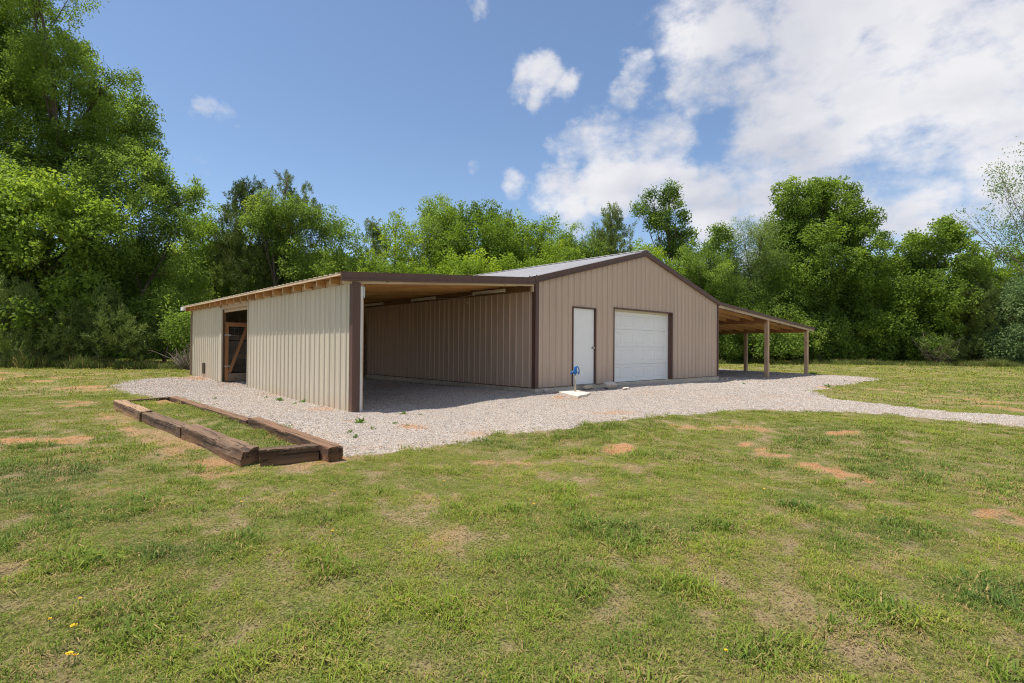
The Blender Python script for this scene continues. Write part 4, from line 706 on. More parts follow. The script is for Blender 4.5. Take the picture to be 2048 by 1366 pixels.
bm = bmesh.new(); tube(bm, [(0, 0, -.02), (0, 0, .42)], .020, 10); bm_obj('pipe', bm, M_GALV, hy)
bm = bmesh.new(); tube(bm, [(0, 0, .39), (0, 0, .41), (0, 0, .44), (0, 0, .47), (.004, -.002, .53), (.006, -.003, .56), (.008, -.004, .58)], [.026, .036, .045, .040, .032, .034, .018], 12)
bm_obj('head', bm, M_BLUE, hy)
d_ = Vector((.72, -.69, 0)).normalized()
bm = bmesh.new(); tube(bm, [d_ * -.02 + Vector((0, 0, .445)), d_ * -.06 + Vector((0, 0, .45)), d_ * -.085 + Vector((0, 0, .43)), d_ * -.092 + Vector((0, 0, .385))], [.022, .022, .021, .023], 10); bm_obj('spout', bm, M_BLUE, hy)
bm = bmesh.new(); tube(bm, [d_ * .0 + Vector((0, 0, .575)), d_ * .045 + Vector((0, 0, .575)), d_ * .078 + Vector((0, 0, .54)), d_ * .088 + Vector((0, 0, .48)), d_ * .085 + Vector((0, 0, .42)), d_ * .07 + Vector((0, 0, .385))], [.012, .013, .013, .013, .013, .010], 8); bm_obj('lever', bm, M_BLUE, hy)
bm = bmesh.new(); tube(bm, [d_ * .02 + Vector((0, 0, .44)), d_ * .085 + Vector((0, 0, .42))], [.014, .012], 8); bm_obj('linkage', bm, M_BLUE, hy)
def rock_mat(name, ca, cb):
    m, nt, b = mat(name); f = noise(nt, 14, 6, .65); nt.links.new(ramp(nt, f, [(.3, ca), (.7, cb)]), b.inputs['Base Color']); b.inputs['Roughness'].default_value = .9
    bump(nt, noise(nt, 30, 5), .01, .9, b); return m
def rock(x, y, sx, sy, sz, m, seed, label, rz=0, sink=.3):
    bm = bmesh.new(); bmesh.ops.create_icosphere(bm, subdivisions=3, radius=1); rn = np.random.default_rng(seed)
    pl = [(Vector(rn.normal(0, 1, 3)).normalized(), rn.uniform(.62, .9)) for _ in range(14)]
    for v_ in bm.verts:
        for n_, d in pl:
            t = v_.co.dot(n_)
            if t > d: v_.co -= n_ * (t - d)
        v_.co += Vector(rn.normal(0, .012, 3)); v_.co = Vector((v_.co.x * sx, v_.co.y * sy, v_.co.z * sz))
    o = bm_obj('rock', bm, m); o.location = (x, y, gzz(x, y) + sz * (1 - sink)); o.rotation_euler = (0, 0, rz); return tag(o, label, 'rock')
RG = rock_mat('grey_stone', (.44, .38, .33), (.66, .59, .52)); RB = rock_mat('brown_stone', (.42, .32, .22), (.64, .52, .39)); RW = rock_mat('pale_stone', (.5, .42, .34), (.74, .64, .52))
rock(1.72, -.20, .22, .12, .075, RB, 2, 'brown flat stone set against the slab below the white walk door', .0)
rock(2.26, -.45, .27, .16, .12, RG, 5, 'large grey rock on the gravel between the two white doors', -.1)
rock(2.42, -.86, .15, .10, .03, RW, 9, 'small pale flat stone right of the large grey rock', .3)
rock(.13, -.22, .10, .07, .06, RG, 12, 'small grey stone behind the concrete slab near the barn corner', .3)
# ---------------------------------------------------------------- vegetation sources
SRC = bpy.data.collections.new('sprig_sources')
def leaf_mat(name, c1, c2, c3, trans=.35, spec=.15, rough=.6, inst=False):
    """c1..c3: young, middle and old leaf colour, varied per sprig and per tree"""
    m, nt, b = mat(name); outn = nt.nodes['Material Output']
    at = nd(nt, 'ShaderNodeAttribute'); at.attribute_name = 'tint'
    f = at.outputs['Fac']
    if inst: at.attribute_type = 'INSTANCER'
    c = ramp(nt, f, [(.1, c3), (.5, c2), (.9, c1)])
    nt.links.new(c, b.inputs['Base Color']); b.inputs['Roughness'].default_value = rough; b.inputs['Specular IOR Level'].default_value = spec
    t = nd(nt, 'ShaderNodeBsdfTranslucent'); hv = nd(nt, 'ShaderNodeHueSaturation'); hv.inputs['Hue'].default_value = .493; hv.inputs['Saturation'].default_value = 1.1; hv.inputs['Value'].default_value = 1.25
    nt.links.new(c, hv.inputs['Color']); nt.links.new(hv.outputs[0], t.inputs[0])
    mx = nd(nt, 'ShaderNodeMixShader'); mx.inputs[0].default_value = trans; nt.links.new(b.outputs[0], mx.inputs[1]); nt.links.new(t.outputs[0], mx.inputs[2])
    nt.links.new(mx.outputs[0], outn.inputs[0]); return m
def raw_mesh(name, V, F, m):
    V = np.asarray(V, float); F = np.asarray(F, np.int32)
    me = bpy.data.meshes.new(name); me.vertices.add(len(V)); me.vertices.foreach_set('co', V.ravel())
    me.loops.add(F.size); me.loops.foreach_set('vertex_index', F.ravel()); me.polygons.add(len(F))
    me.polygons.foreach_set('loop_start', np.arange(0, F.size, F.shape[1], dtype=np.int32)); me.polygons.foreach_set('loop_total', np.full(len(F), F.shape[1], np.int32))
    me.update(calc_edges=True); me.materials.append(m); return me
def make_sources(name, n, builder, m):
    c = bpy.data.collections.new(name)
    for i in range(n):
        V, F = builder(np.random.default_rng(100 + i * 17 + len(name)))
        o = bpy.data.objects.new('%s_%02d' % (name, i), raw_mesh(name, V, F, m)); c.objects.link(o)
    return c
def sprig(nl, ll, lw, spread, droop, fan=1.0):
    def b(rn):
        V = []; F = []
        for k in range(nl):
            t = rn.random() ** .8
            p = np.array([rn.normal(0, .34), rn.normal(0, .34), 0]) * spread * (1 - .4 * t) + np.array([0, 0, (t - .4) * spread * .9])
            d = np.array([p[0] * fan, p[1] * fan, rn.normal(.1, .35) * spread]) + rn.normal(0, .25, 3) * spread; d[2] -= droop * spread
            d /= np.linalg.norm(d) + 1e-9
            s = np.cross(d, [0, 0, 1] + rn.normal(0, .55, 3)); s /= np.linalg.norm(s) + 1e-9; nn = np.cross(s, d)
            L = ll * rn.uniform(.7, 1.3); Wd = lw * rn.uniform(.75, 1.2)
            i = len(V)
            V += [p, p + d * L * .5 + s * Wd / 2 + nn * Wd * .22, p + d * L - nn * L * .18, p + d * L * .5 - s * Wd / 2 + nn * Wd * .22]
            F += [(i, i + 1, i + 2), (i, i + 2, i + 3)]
        return V, F
    return b
def cedar_sprig(rn):
    V = []; F = []
    for k in range(60):
        t = rn.random(); a = rn.uniform(0, 6.28)
        p = np.array([math.cos(a), math.sin(a), 0]) * .16 * (1 - t) * rn.random() + np.array([0, 0, t * .55 - .15])
        d = np.array([math.cos(a) * .6, math.sin(a) * .6, 1.0]) + rn.normal(0, .3, 3); d /= np.linalg.norm(d)
        s = np.cross(d, rn.normal(0, 1, 3)); s /= np.linalg.norm(s); L = rn.uniform(.10, .2); Wd = .022
        i = len(V); V += [p - s * Wd, p + d * L * .6 + s * Wd, p + d * L]; F += [(i, i + 1, i + 2)]
    return V, F
def clump(ll, lw, nl, spread, droop):  # a palmate rosette cluster
    return sprig(nl, ll, lw, spread, droop, 1.6)
M_LB = leaf_mat('leaf_bright', (.37, .48, .065), (.235, .345, .05), (.125, .20, .033), .5)
M_LM = leaf_mat('leaf_mid', (.33, .43, .085), (.22, .32, .062), (.13, .205, .042), .52)
M_LO = leaf_mat('leaf_oak', (.26, .36, .075), (.16, .25, .052), (.09, .15, .032), .48)
M_LE = leaf_mat('leaf_elm', (.34, .45, .09), (.23, .335, .065), (.145, .22, .045), .52)
M_LG = leaf_mat('leaf_sweetgum', (.33, .44, .075), (.205, .305, .052), (.115, .18, .034), .5)
M_LC = leaf_mat('leaf_cedar', (.27, .34, .09), (.17, .225, .06), (.095, .135, .038), .25, .15, .7)
M_LU = leaf_mat('leaf_blue_green', (.30, .40, .17), (.18, .27, .11), (.10, .155, .06), .42)
M_LW = leaf_mat('leaf_willow', (.34, .42, .14), (.22, .30, .09), (.12, .18, .05), .45)
M_LS = leaf_mat('leaf_sparse', (.26, .34, .11), (.16, .25, .07), (.13, .15, .07), .4)
SP = {
 'bright': make_sources('sprig_bright', 5, sprig(34, .115, .068, .5, .12), M_LB),
 'mid': make_sources('sprig_mid', 5, sprig(34, .11, .064, .5, .16), M_LM),
 'oak': make_sources('sprig_oak', 5, sprig(26, .16, .095, .6, .2), M_LO),
 'elm': make_sources('sprig_elm', 5, sprig(34, .125, .068, .52, .1), M_LE),
 'gum': make_sources('sprig_sweetgum', 5, clump(.165, .105, 30, .58, .22), M_LG),
 'cedar': make_sources('sprig_cedar', 5, cedar_sprig, M_LC),
 'blue': make_sources('sprig_blue', 5, sprig(30, .14, .085, .6, .15), M_LU),
 'willow': make_sources('sprig_willow', 5, sprig(40, .15, .03, .7, .05), M_LW),
 'sparse': make_sources('sprig_sparse', 5, sprig(12, .10, .055, .8, .15), M_LS)}
SP_IN = make_sources('sprig_wood', 4, sprig(30, .2, .12, .8, .16), leaf_mat('leaf_wood', (.30, .42, .075), (.18, .29, .05), (.10, .17, .035), .4, inst=True))
def scatter_group(coll):
    g = bpy.data.node_groups.new('scatter_' + coll.name, 'GeometryNodeTree')
    g.interface.new_socket('Geometry', in_out='INPUT', socket_type='NodeSocketGeometry'); g.interface.new_socket('Geometry', in_out='OUTPUT', socket_type='NodeSocketGeometry')
    n = g.nodes.new; gi = n('NodeGroupInput'); go = n('NodeGroupOutput'); ip = n('GeometryNodeInstanceOnPoints'); ci = n('GeometryNodeCollectionInfo')
    ci.inputs['Collection'].default_value = coll; ci.inputs['Separate Children'].default_value = True; ci.inputs['Reset Children'].default_value = True
    ip.inputs['Pick Instance'].default_value = True
    def na(name, t): a = n('GeometryNodeInputNamedAttribute'); a.data_type = t; a.inputs['Name'].default_value = name; return a.outputs['Attribute']
    er = n('FunctionNodeEulerToRotation'); g.links.new(na('rot', 'FLOAT_VECTOR'), er.inputs[0])
    g.links.new(gi.outputs[0], ip.inputs['Points']); g.links.new(ci.outputs[0], ip.inputs['Instance']); g.links.new(na('idx', 'INT'), ip.inputs['Instance Index'])
    g.links.new(er.outputs[0], ip.inputs['Rotation']); g.links.new(na('scl', 'FLOAT'), ip.inputs['Scale']); g.links.new(ip.outputs[0], go.inputs[0])
    return g
_sg = {}
def scatter(name, P, rot, scl, tint, coll, loc=(0, 0, 0), parent=None):
    P = np.asarray(P, np.float32); n = len(P)
    me = bpy.data.meshes.new(name); me.vertices.add(n); me.vertices.foreach_set('co', P.ravel())
    a = me.attributes.new('rot', 'FLOAT_VECTOR', 'POINT'); a.data.foreach_set('vector', np.asarray(rot, np.float32).ravel())
    a = me.attributes.new('scl', 'FLOAT', 'POINT'); a.data.foreach_set('value', np.asarray(scl, np.float32))
    a = me.attributes.new('tint', 'FLOAT', 'POINT'); a.data.foreach_set('value', np.asarray(tint, np.float32))
    a = me.attributes.new('idx', 'INT', 'POINT'); a.data.foreach_set('value', np.random.default_rng(n).integers(0, len(coll.objects), n).astype(np.int32))
    o = bpy.data.objects.new(name, me); COL.objects.link(o); o.location = loc
    if parent: o.parent = parent
    if coll.name not in _sg: _sg[coll.name] = scatter_group(coll)
    md = o.modifiers.new('scatter', 'NODES'); md.node_group = _sg[coll.name]
    return o
def leaf_crown(name, P, D, S_, T_, sp, rn, parent, vary=.1):
    """all leaves of one crown as one mesh: a sprig turned to D is set down at every P"""
    c = SP[sp]; srcs = [o.data for o in c.objects]; pick = rn.integers(0, len(srcs), len(P)); AV = []; AF = []; AT = []; base = 0
    D = D / (np.linalg.norm(D, axis=1, keepdims=True) + 1e-9); ref = rn.normal(0, 1, D.shape); X = np.cross(ref, D); X /= np.linalg.norm(X, axis=1, keepdims=True) + 1e-9; Y = np.cross(D, X)
    for k, me in enumerate(srcs):
        q = pick == k; m = int(q.sum())
        if not m: continue
        v = np.empty(len(me.vertices) * 3); me.vertices.foreach_get('co', v); v = v.reshape(-1, 3); f = np.empty(len(me.loops), np.int32); me.loops.foreach_get('vertex_index', f); f = f.reshape(-1, 3)
        s = S_[q][:, None, None]
        W_ = (v[None, :, 0, None] * X[q][:, None] + v[None, :, 1, None] * Y[q][:, None] + v[None, :, 2, None] * D[q][:, None]) * s + P[q][:, None]
        AV.append(W_.reshape(-1, 3)); AF.append((f[None] + (np.arange(m) * len(v))[:, None, None] + base).reshape(-1, 3)); base += m * len(v)
        nl = 4 if sp != 'cedar' else 3
        tl = T_[q][:, None] + rn.normal(0, vary, (m, len(v) // nl)); AT.append(np.repeat(tl.reshape(-1), nl))
    me = raw_mesh(name, np.concatenate(AV), np.concatenate(AF), c.objects[0].data.materials[0]); attr(me, 'tint', np.clip(np.concatenate(AT), 0, 1))
    return link(name, me, parent=parent)
def dir_rot(D, roll):
    """euler that takes local z to D"""
    D = D / (np.linalg.norm(D, axis=1, keepdims=True) + 1e-9)
    return np.stack([np.zeros(len(D)), np.arccos(np.clip(D[:, 2], -1, 1)), np.arctan2(D[:, 1], D[:, 0])], 1)
BARK = plain('bark', (.11, .085, .065), .9, 0, .35, 20, .01); BARKG = plain('pale_bark', (.22, .19, .16), .9, 0, .3, 20, .01)
def noise3(P, s, seed):
    return (vnoise(P[:, 0] + P[:, 2] * .71, P[:, 1] - P[:, 2] * .53, s, seed) + vnoise(P[:, 2] + P[:, 0] * .37, P[:, 1] * .9 + P[:, 0] * .45, s, seed + 5)) / 2
_r3 = np.random.default_rng(5).random((64, 64, 64))
def n3d(P, s, seed):
    q = P * s + 17.3 + seed * 3.7; k = np.floor(q).astype(int); f = q - k; f = f * f * (3 - 2 * f); k %= 64; k1 = (k + 1) % 64
    x0, x1 = k[:, 0], k1[:, 0]; y0, y1 = k[:, 1], k1[:, 1]; z0, z1 = k[:, 2], k1[:, 2]; fx, fy, fz = f.T
    c00 = _r3[x0, y0, z0] * (1 - fx) + _r3[x1, y0, z0] * fx; c10 = _r3[x0, y1, z0] * (1 - fx) + _r3[x1, y1, z0] * fx
    c01 = _r3[x0, y0, z1] * (1 - fx) + _r3[x1, y0, z1] * fx; c11 = _r3[x0, y1, z1] * (1 - fx) + _r3[x1, y1, z1] * fx
    return (c00 * (1 - fy) + c10 * fy) * (1 - fz) + (c01 * (1 - fy) + c11 * fy) * fz
def build_tree(i, sp, label, base, lobes):
    rn = np.random.default_rng(500 + i)
    shrub = max(l[2] + l[3] for l in lobes) < 4.2
    t = empty('shrub' if shrub else ('cedar_tree' if sp == 'cedar' else 'broadleaf_tree'), base, label, 'shrub' if shrub else 'tree', 'shrubs along the wood edge' if shrub else 'trees of the wood around the barn')
    Ps = []; Ds = []; Ts = []; Ss = []
    dens = {'elm': 9.5, 'bright': 6.2, 'mid': 6.0, 'oak': 6.6, 'gum': 6.6, 'cedar': 5.6, 'blue': 5.2, 'willow': 3.4, 'sparse': 4.2}[sp]
    if 'beyond' in label or 'left end' in label: dens *= .3
    if 'deep in' in label: dens *= .5
    dist = math.hypot(base[0] - CX, base[1] - CY); ss = {True: 1.25, False: 1.0}[dist > 38]
    tb = rn.uniform(-.1, .1)
    for (lx, ly, lz, r) in lobes:
        c = np.array([lx, ly, lz]); sz = .6 * ss
        n = int(dens * 4 * math.pi * r * r / (sz * sz) * .55) + 10
        u = rn.normal(0, 1, (n, 3)); u /= np.linalg.norm(u, axis=1, keepdims=True)
        rr = r * rn.random(n) ** .42 * 1.12
        P = c + u * rr[:, None] * (np.array([.85, .85, 1.2]) if sp == 'cedar' else np.array([1, 1, .92]))
        # boughs: leaves only where two scales of solid noise are high; the rim needs more
        f = .66 * n3d(P, 1.0 / (.75 + .22 * min(r, 3)), i) + .34 * n3d(P, 2.0, i + 3)
        if sp == 'willow': P[:, 2] += rn.normal(0, .3, n)
        thr = {'elm': .475, 'oak': .475, 'sparse': .50, 'cedar': .43}.get(sp, .44) + .10 * np.clip((rr / r - .72) / .4, 0, 1)
        keep = f > thr; P = P[keep]; u = u[keep]; f = f[keep]; n = len(P)
        if not n: continue
        D = u * (.8 if sp != 'cedar' else .4) + np.array([0, 0, .5 if sp != 'cedar' else 1.1]) + rn.normal(0, .45, (n, 3))
        tt = np.clip(.5 + tb + rn.normal(0, .08) + (n3d(P, .5, i + 31) - .5) * .9 + rn.normal(0, .10, n), 0, 1)
        Ps.append(P); Ds.append(D); Ts.append(tt); Ss.append(rn.uniform(.7, 1.2, n) * ss)
    P = np.concatenate(Ps); D = np.concatenate(Ds)
    ok = P[:, 2] > .15
    P, D = P[ok], D[ok]; T_ = np.concatenate(Ts)[ok]; S_ = np.concatenate(Ss)[ok]
    leaf_crown('crown', P, D, S_, T_, sp, rn, t)
    # trunk and limbs
    top = max(lobes, key=lambda l: l[2]); hi = top[2]; cxm = sum(l[0] for l in lobes) / len(lobes); cym = sum(l[1] for l in lobes) / len(lobes)
    bm = bmesh.new(); r0 = .03 + .0095 * hi if not shrub else .03
    if sp == 'sparse': r0 = .10
    tp = [Vector((0, 0, -.3)), Vector((cxm * .15, cym * .15, hi * .25)), Vector((cxm * .5, cym * .5, hi * .5)), Vector(((cxm + top[0]) / 2, (cym + top[1]) / 2, hi * .75)), Vector((top[0], top[1], hi + top[3] * .3))]
    tube(bm, tp, [r0 * 1.25, r0 * .95, r0 * .7, r0 * .45, r0 * .08], 8)
    bm_obj('trunk', bm, BARKG if sp == 'sparse' else BARK, t)
    bm = bmesh.new()
    for (lx, ly, lz, r) in lobes:
        f = rn.uniform(.45, .75); hz = min(lz * f, hi * .8); q = hz / max(hi, .1)
        st = Vector((cxm * q, cym * q, hz)) if q > .3 else Vector((cxm * q * .5, cym * q * .5, hz)); en = Vector((lx, ly, lz)); mid_ = st.lerp(en, .5) + Vector(rn.normal(0, .15, 3)) - Vector((0, 0, .1 * (en - st).length * .3))
        tube(bm, [st, mid_, en], [r0 * .38, r0 * .24, r0 * .1], 5)
        for k in range(int(3 + r * 3) if sp in ('sparse', 'elm', 'oak', 'willow') else int(2 + r * 1.4)):
            v_ = Vector(rn.normal(0, 1, 3)).normalized(); v_.z = abs(v_.z) * .8; e2 = en + v_ * r * rn.uniform(.7, 1.1)
            s_ = st.lerp(en, rn.uniform(.6, 1)); m2 = s_.lerp(e2, .5) + Vector(rn.normal(0, .08 * r, 3))
            tube(bm, [s_, m2, e2], [r0 * .13, r0 * .08, .008], 4)
    bm_obj('limbs', bm, BARKG if sp == 'sparse' else BARK, t)
for i, (sp, lab, b_, lobes) in enumerate(TREES): build_tree(i, sp, lab, b_, lobes)
rn = np.random.default_rng(77)
# the wood behind the single trees: one dense dark mass nobody could count
def wood_mass():
    P = []; f = np.array([.683, .730]); r_ = np.array([.730, -.683])
    for k in range(30000):
        a = rn.uniform(-1.25, 1.25); Z = 36 if a < .2 else (36 + (a - .2) / .3 * 20 if a < .5 else 56)
        Z += rn.uniform(0, 9); X = a * Z; h = (5.6 + 1.6 * vnoise(X, 3., .25)) * (1.25 if a > .3 else 1.1)
        z = rn.uniform(0, 1) ** 1.15 * h
        P.append((CX + f[0] * Z + r_[0] * X, CY + f[1] * Z + r_[1] * X, z))
    P = np.array(P); n = len(P)
    o = scatter('wood_backdrop', P, dir_rot(rn.normal(0, 1, (n, 3)) + [0, 0, .5], None), rn.uniform(1.2, 2., n), np.clip(rn.normal(.45, .2, n), 0, 1), SP_IN)
    tag(o, 'dark mass of the wood behind the single trees', 'woods', kind='stuff')
wood_mass()
# trunks standing in the shade of the wood edge
for k, (sx, sy, lab) in enumerate(()): pass
# ---------------------------------------------------------------- grass
def blade_mat(name, stops, trans=.3):
    m, nt, b = mat(name); outn = nt.nodes['Material Output']
    at = nd(nt, 'ShaderNodeAttribute', attribute_type='INSTANCER'); at.attribute_name = 'tint'
    f = mth('ADD', at.outputs['Fac'], mth('MULTIPLY', mth('SUBTRACT', rnd(nt), .5, nt=nt), .16, nt=nt), nt=nt)
    c = ramp(nt, f, stops); at2 = nd(nt, 'ShaderNodeAttribute'); at2.attribute_name = 'dry'
    c = mixc(nt, at2.outputs['Fac'], c, (.40, .30, .12))
    nt.links.new(c, b.inputs['Base Color']); b.inputs['Roughness'].default_value = .7; b.inputs['Specular IOR Level'].default_value = .08
    t = nd(nt, 'ShaderNodeBsdfTranslucent'); nt.links.new(c, t.inputs[0]); mx = nd(nt, 'ShaderNodeMixShader'); mx.inputs[0].default_value = trans
    nt.links.new(b.outputs[0], mx.inputs[1]); nt.links.new(t.outputs[0], mx.inputs[2]); nt.links.new(mx.outputs[0], outn.inputs[0]); return m
M_BL = blade_mat('grass_blade', [(.0, (.085, .16, .035)), (.3, (.13, .22, .03)), (.55, (.20, .285, .03)), (.8, (.30, .37, .035)), (1.0, (.38, .37, .07))])
def tuft(nb, h, wd, rad, dryf, lean):
    def b(rn):
        V = []; F = []; dr = []
        for k in range(nb):
            a = rn.uniform(0, 6.283); r = rad * math.sqrt(rn.random()); p = np.array([r * math.cos(a), r * math.sin(a), -.005])
            a2 = a + rn.normal(0, .9); d = np.array([math.cos(a2), math.sin(a2), 0]); L = h * rn.uniform(.45, 1.25); ln = lean * rn.uniform(.3, 1.5)
            s = np.array([-d[1], d[0], 0]) * wd * rn.uniform(.6, 1.2) / 2
            p1 = p + d * ln * L * .35 + np.array([0, 0, L * .55]); p2 = p + d * ln * L * 1.0 + np.array([0, 0, L * max(.15, .95 - .5 * ln)])
            i = len(V); V += [p - s, p + s, p1 - s * .8, p1 + s * .8, p2]; F += [(i, i + 1, i + 3), (i, i + 3, i + 2), (i + 2, i + 3, i + 4)]
            dr += [1.0 if rn.random() < dryf else rn.uniform(0, .22)] * 5
        return V, F, dr
    return b
def tuft_sources(name, specs):
    c = bpy.data.collections.new(name)
    for i, s in enumerate(specs):
        V, F, dr = tuft(*s)(np.random.default_rng(i + 900)); me = raw_mesh(name, V, F, M_BL); attr(me, 'dry', dr)
        o = bpy.data.objects.new('%s_%02d' % (name, i), me); c.objects.link(o)
    return c
G_THATCH = tuft_sources('thatch', [(22, .03, .0045, .09, .9, 2.4), (20, .028, .005, .1, .8, 2.6), (24, .035, .0045, .09, 1.0, 2.2)])
G_NEAR = tuft_sources('tuft_near', [(28, .036, .0045, .075, .2, .9), (28, .030, .005, .075, .3, 1.1), (30, .042, .0045, .065, .12, .8), (26, .028, .005, .08, .5, 1.2), (28, .034, .005, .075, .2, 1.1)])
G_WIDE = tuft_sources('tuft_wide', [(16, .070, .007, .055, .04, 1.2), (14, .062, .008, .06, .06, 1.4), (18, .08, .0065, .05, .03, 1.0)])
G_MID = tuft_sources('tuft_mid', [(32, .036, .009, .13, .22, .9), (32, .032, .010, .13, .35, 1.0), (32, .042, .009, .12, .15, .8)])
G_FAR = tuft_sources('tuft_far', [(30, .05, .022, .28, .25, .8), (30, .045, .022, .28, .35, .9)])
FW = np.array([.683, .730]); RT = np.array([.730, -.683])
BARNBOX = lambda x, y: (x > -4.8) & (x < 9.3) & (y > -.1) & (y < 12)
TIES = [((-7.53, 2.9), (-7.40, 1.14)), ((-7.38, 1.08), (-7.21, -.62)), ((-7.20, -.70), (-7.085, -2.78)), ((-6.98, -2.85), (-6.43, -2.95)), ((-6.33, -3.17), (-6.36, -.57)), ((-6.38, -.49), (-6.62, 3.48)), ((-7.40, 3.20), (-6.68, 3.43))]
def tie_clear(x, y):
    d = np.full(x.shape, 9.)
    for a, b_ in TIES:
        ex, ey = b_[0] - a[0], b_[1] - a[1]; t = np.clip(((x - a[0]) * ex + (y - a[1]) * ey) / (ex * ex + ey * ey), 0, 1); d = np.minimum(d, np.hypot(x - a[0] - t * ex, y - a[1] - t * ey))
    return d > .11
def ring(r0, r1, dens, seed, ang=1.02):
    rn = np.random.default_rng(seed); A = ang * (r1 ** 2 - r0 ** 2); n = int(A * dens)
    r = np.sqrt(rn.uniform(r0 ** 2, r1 ** 2, n)); a = rn.uniform(-ang, ang, n)
    if r0 < 3: a = rn.uniform(-1.3, 1.3, n)
    X = r * np.sin(a); Z = r * np.cos(a)
    x = CX + FW[0] * Z + RT[0] * X; y = CY + FW[1] * Z + RT[1] * X
    return x, y, r, rn
def grass(r0, r1, dens, coll, smin, smax, seed, wide=False, litter=False):
    x, y, r, rn = ring(r0, r1, dens, seed)
    k = (gravel_sd(x, y) < .02) & ~BARNBOX(x, y) & tie_clear(x, y); x, y = x[k], y[k]
    soil = soil_mask(x, y); lu = emask(x, y, LUSH, .8, .6, 1.2); li = emask(x, y, LIME, .8, .6, 1.5)
    n1 = fbm(x, y, .8, 4, 41); n2 = fbm(x, y, 3.5, 3, 51); n3 = fbm(x, y, .18, 3, 61)
    th = thin(x, y); dn = 1.02 - 1.1 * soil + (n1 - .5) * .5 + (n2 - .5) * .8 + lu * .3 + li * .2 - th * .85
    if wide: dn = (n1 - .5) * 3.0 + (n2 - .5) * 3.0 + lu * .8 - soil * 1.2 - th * .7 + .02
    if litter: dn = .3 - soil * .7 + th * 1.1
    else: dn = dn + .06
    k = rn.random(len(x)) < np.clip(dn, 0, 1); x, y, soil, lu, li, n1, n2, n3 = (q[k] for q in (x, y, soil, lu, li, n1, n2, n3)); n = len(x)
    tint = .52 + (n3 - .5) * .7 + (n1 - .5) * -.7 + rn.normal(0, .11, n) - lu * .38 + li * .33 + soil * .2
    if wide: tint -= .16
    sc = rn.uniform(smin, smax, n) * (1 + lu * .35) * np.clip(.75 + (n2 - .4) * 1.2, .5, 1.4)
    z = far_z(x, y)
    return np.stack([x, y, z], 1), np.stack([rn.normal(0, .12, n), rn.normal(0, .12, n), rn.uniform(0, 6.28, n)], 1), sc, np.clip(tint, 0, 1)
def put(name, a, coll, label): o = scatter(name, *a, coll); tag(o, label, 'grass', kind='stuff'); return o
put('grass', grass(1.4, 8, 150, G_THATCH, .7, 1.2, 9, litter=True), G_THATCH, 'dry straw litter lying in the near lawn')
put('grass', grass(1.4, 6.5, 800, G_NEAR, .5, 1.0, 1), G_NEAR, 'short mown grass nearest to the viewer')
put('grass', grass(1.4, 9, 170, G_WIDE, .6, 1.15, 2, True), G_WIDE, 'coarse broad bladed tufts standing in the near lawn')
put('grass', grass(6.5, 15, 150, G_MID, .65, 1.15, 3), G_MID, 'short grass of the middle lawn up to the gravel')
put('grass', grass(15, 34, 16, G_FAR, .8, 1.3, 4), G_FAR, 'thin grass of the far lawn')
put('grass', grass(34, 72, 2.6, G_FAR, 1.4, 2.2, 5), G_FAR, 'grass of the farthest lawn before the wood')
# tall uncut grass along the wood edge
M_TG = blade_mat('tall_grass_blade', [(.0, (.07, .13, .03)), (.5, (.13, .20, .045)), (1.0, (.30, .28, .12))])
def tall_sources():
    c = bpy.data.collections.new('tall_tuft')
    for i, s in enumerate([(34, .6, .018, .22, .12, .5), (30, .5, .02, .25, .2, .6), (30, .75, .016, .18, .08, .4)]):
        V, F, dr = tuft(*s)(np.random.default_rng(i + 950)); me = raw_mesh('tall_tuft', V, F, M_TG); attr(me, 'dry', dr); c.objects.link(bpy.data.objects.new('tall_tuft_%02d' % i, me))
    return c
TG = tall_sources()
def edge_band():
    pts = []; ctl = [(-1.35, 20.4), (-.97, 20.6), (-.62, 21.6), (-.4, 23), (-.1, 26), (.2, 30), (.35, 40), (.5, 43), (.75, 42.), (1.0, 41), (1.3, 40)]   # tan(angle), depth
    ax = [c[0] for c in ctl]; az = [c[1] for c in ctl]
    n = 9000; a = rn.uniform(-1.35, 1.3, n); Z = np.interp(a, ax, az) + rn.uniform(-.1, 2.6, n) + (fbm(a * 20, a * 0, 1.0, 3) - .5) * 1.6
    X = a * Z; x = CX + FW[0] * Z + RT[0] * X; y = CY + FW[1] * Z + RT[1] * X
    return np.stack([x, y, gz(x, y)], 1), np.stack([rn.normal(0, .1, n), rn.normal(0, .1, n), rn.uniform(0, 6.28, n)], 1), rn.uniform(.25, 1.0, n) * (.5 + 1.0 * vnoise(a * 25, a * 0, 1.)), np.clip(rn.normal(.3, .22, n), 0, 1)
put('tall_grass', edge_band(), TG, 'tall uncut grass along the foot of the wood')
# ---------------------------------------------------------------- loose gravel stones
def stone_sources():
    c = bpy.data.collections.new('gravel_stone')
    m, nt, b = mat('gravel_stone'); at = nd(nt, 'ShaderNodeAttribute', attribute_type='INSTANCER'); at.attribute_name = 'tint'
    nt.links.new(ramp(nt, at.outputs['Fac'], [(0, (.27, .23, .195)), (.3, (.40, .35, .305)), (.6, (.48, .425, .375)), (.85, (.60, .545, .485)), (1, (.46, .26, .14))]), b.inputs['Base Color']); b.inputs['Roughness'].default_value = .85
    for i in range(5):
        rr = np.random.default_rng(i); bm = bmesh.new(); bmesh.ops.create_icosphere(bm, subdivisions=1, radius=1)
        for v_ in bm.verts: v_.co *= rr.uniform(.65, 1.1)
        for v_ in bm.verts: v_.co.z *= .6
        me = bpy.data.meshes.new('gravel_stone'); bm.to_mesh(me); bm.free(); me.materials.append(m); c.objects.link(bpy.data.objects.new('gravel_stone_%02d' % i, me))
    return c
ST = stone_sources()
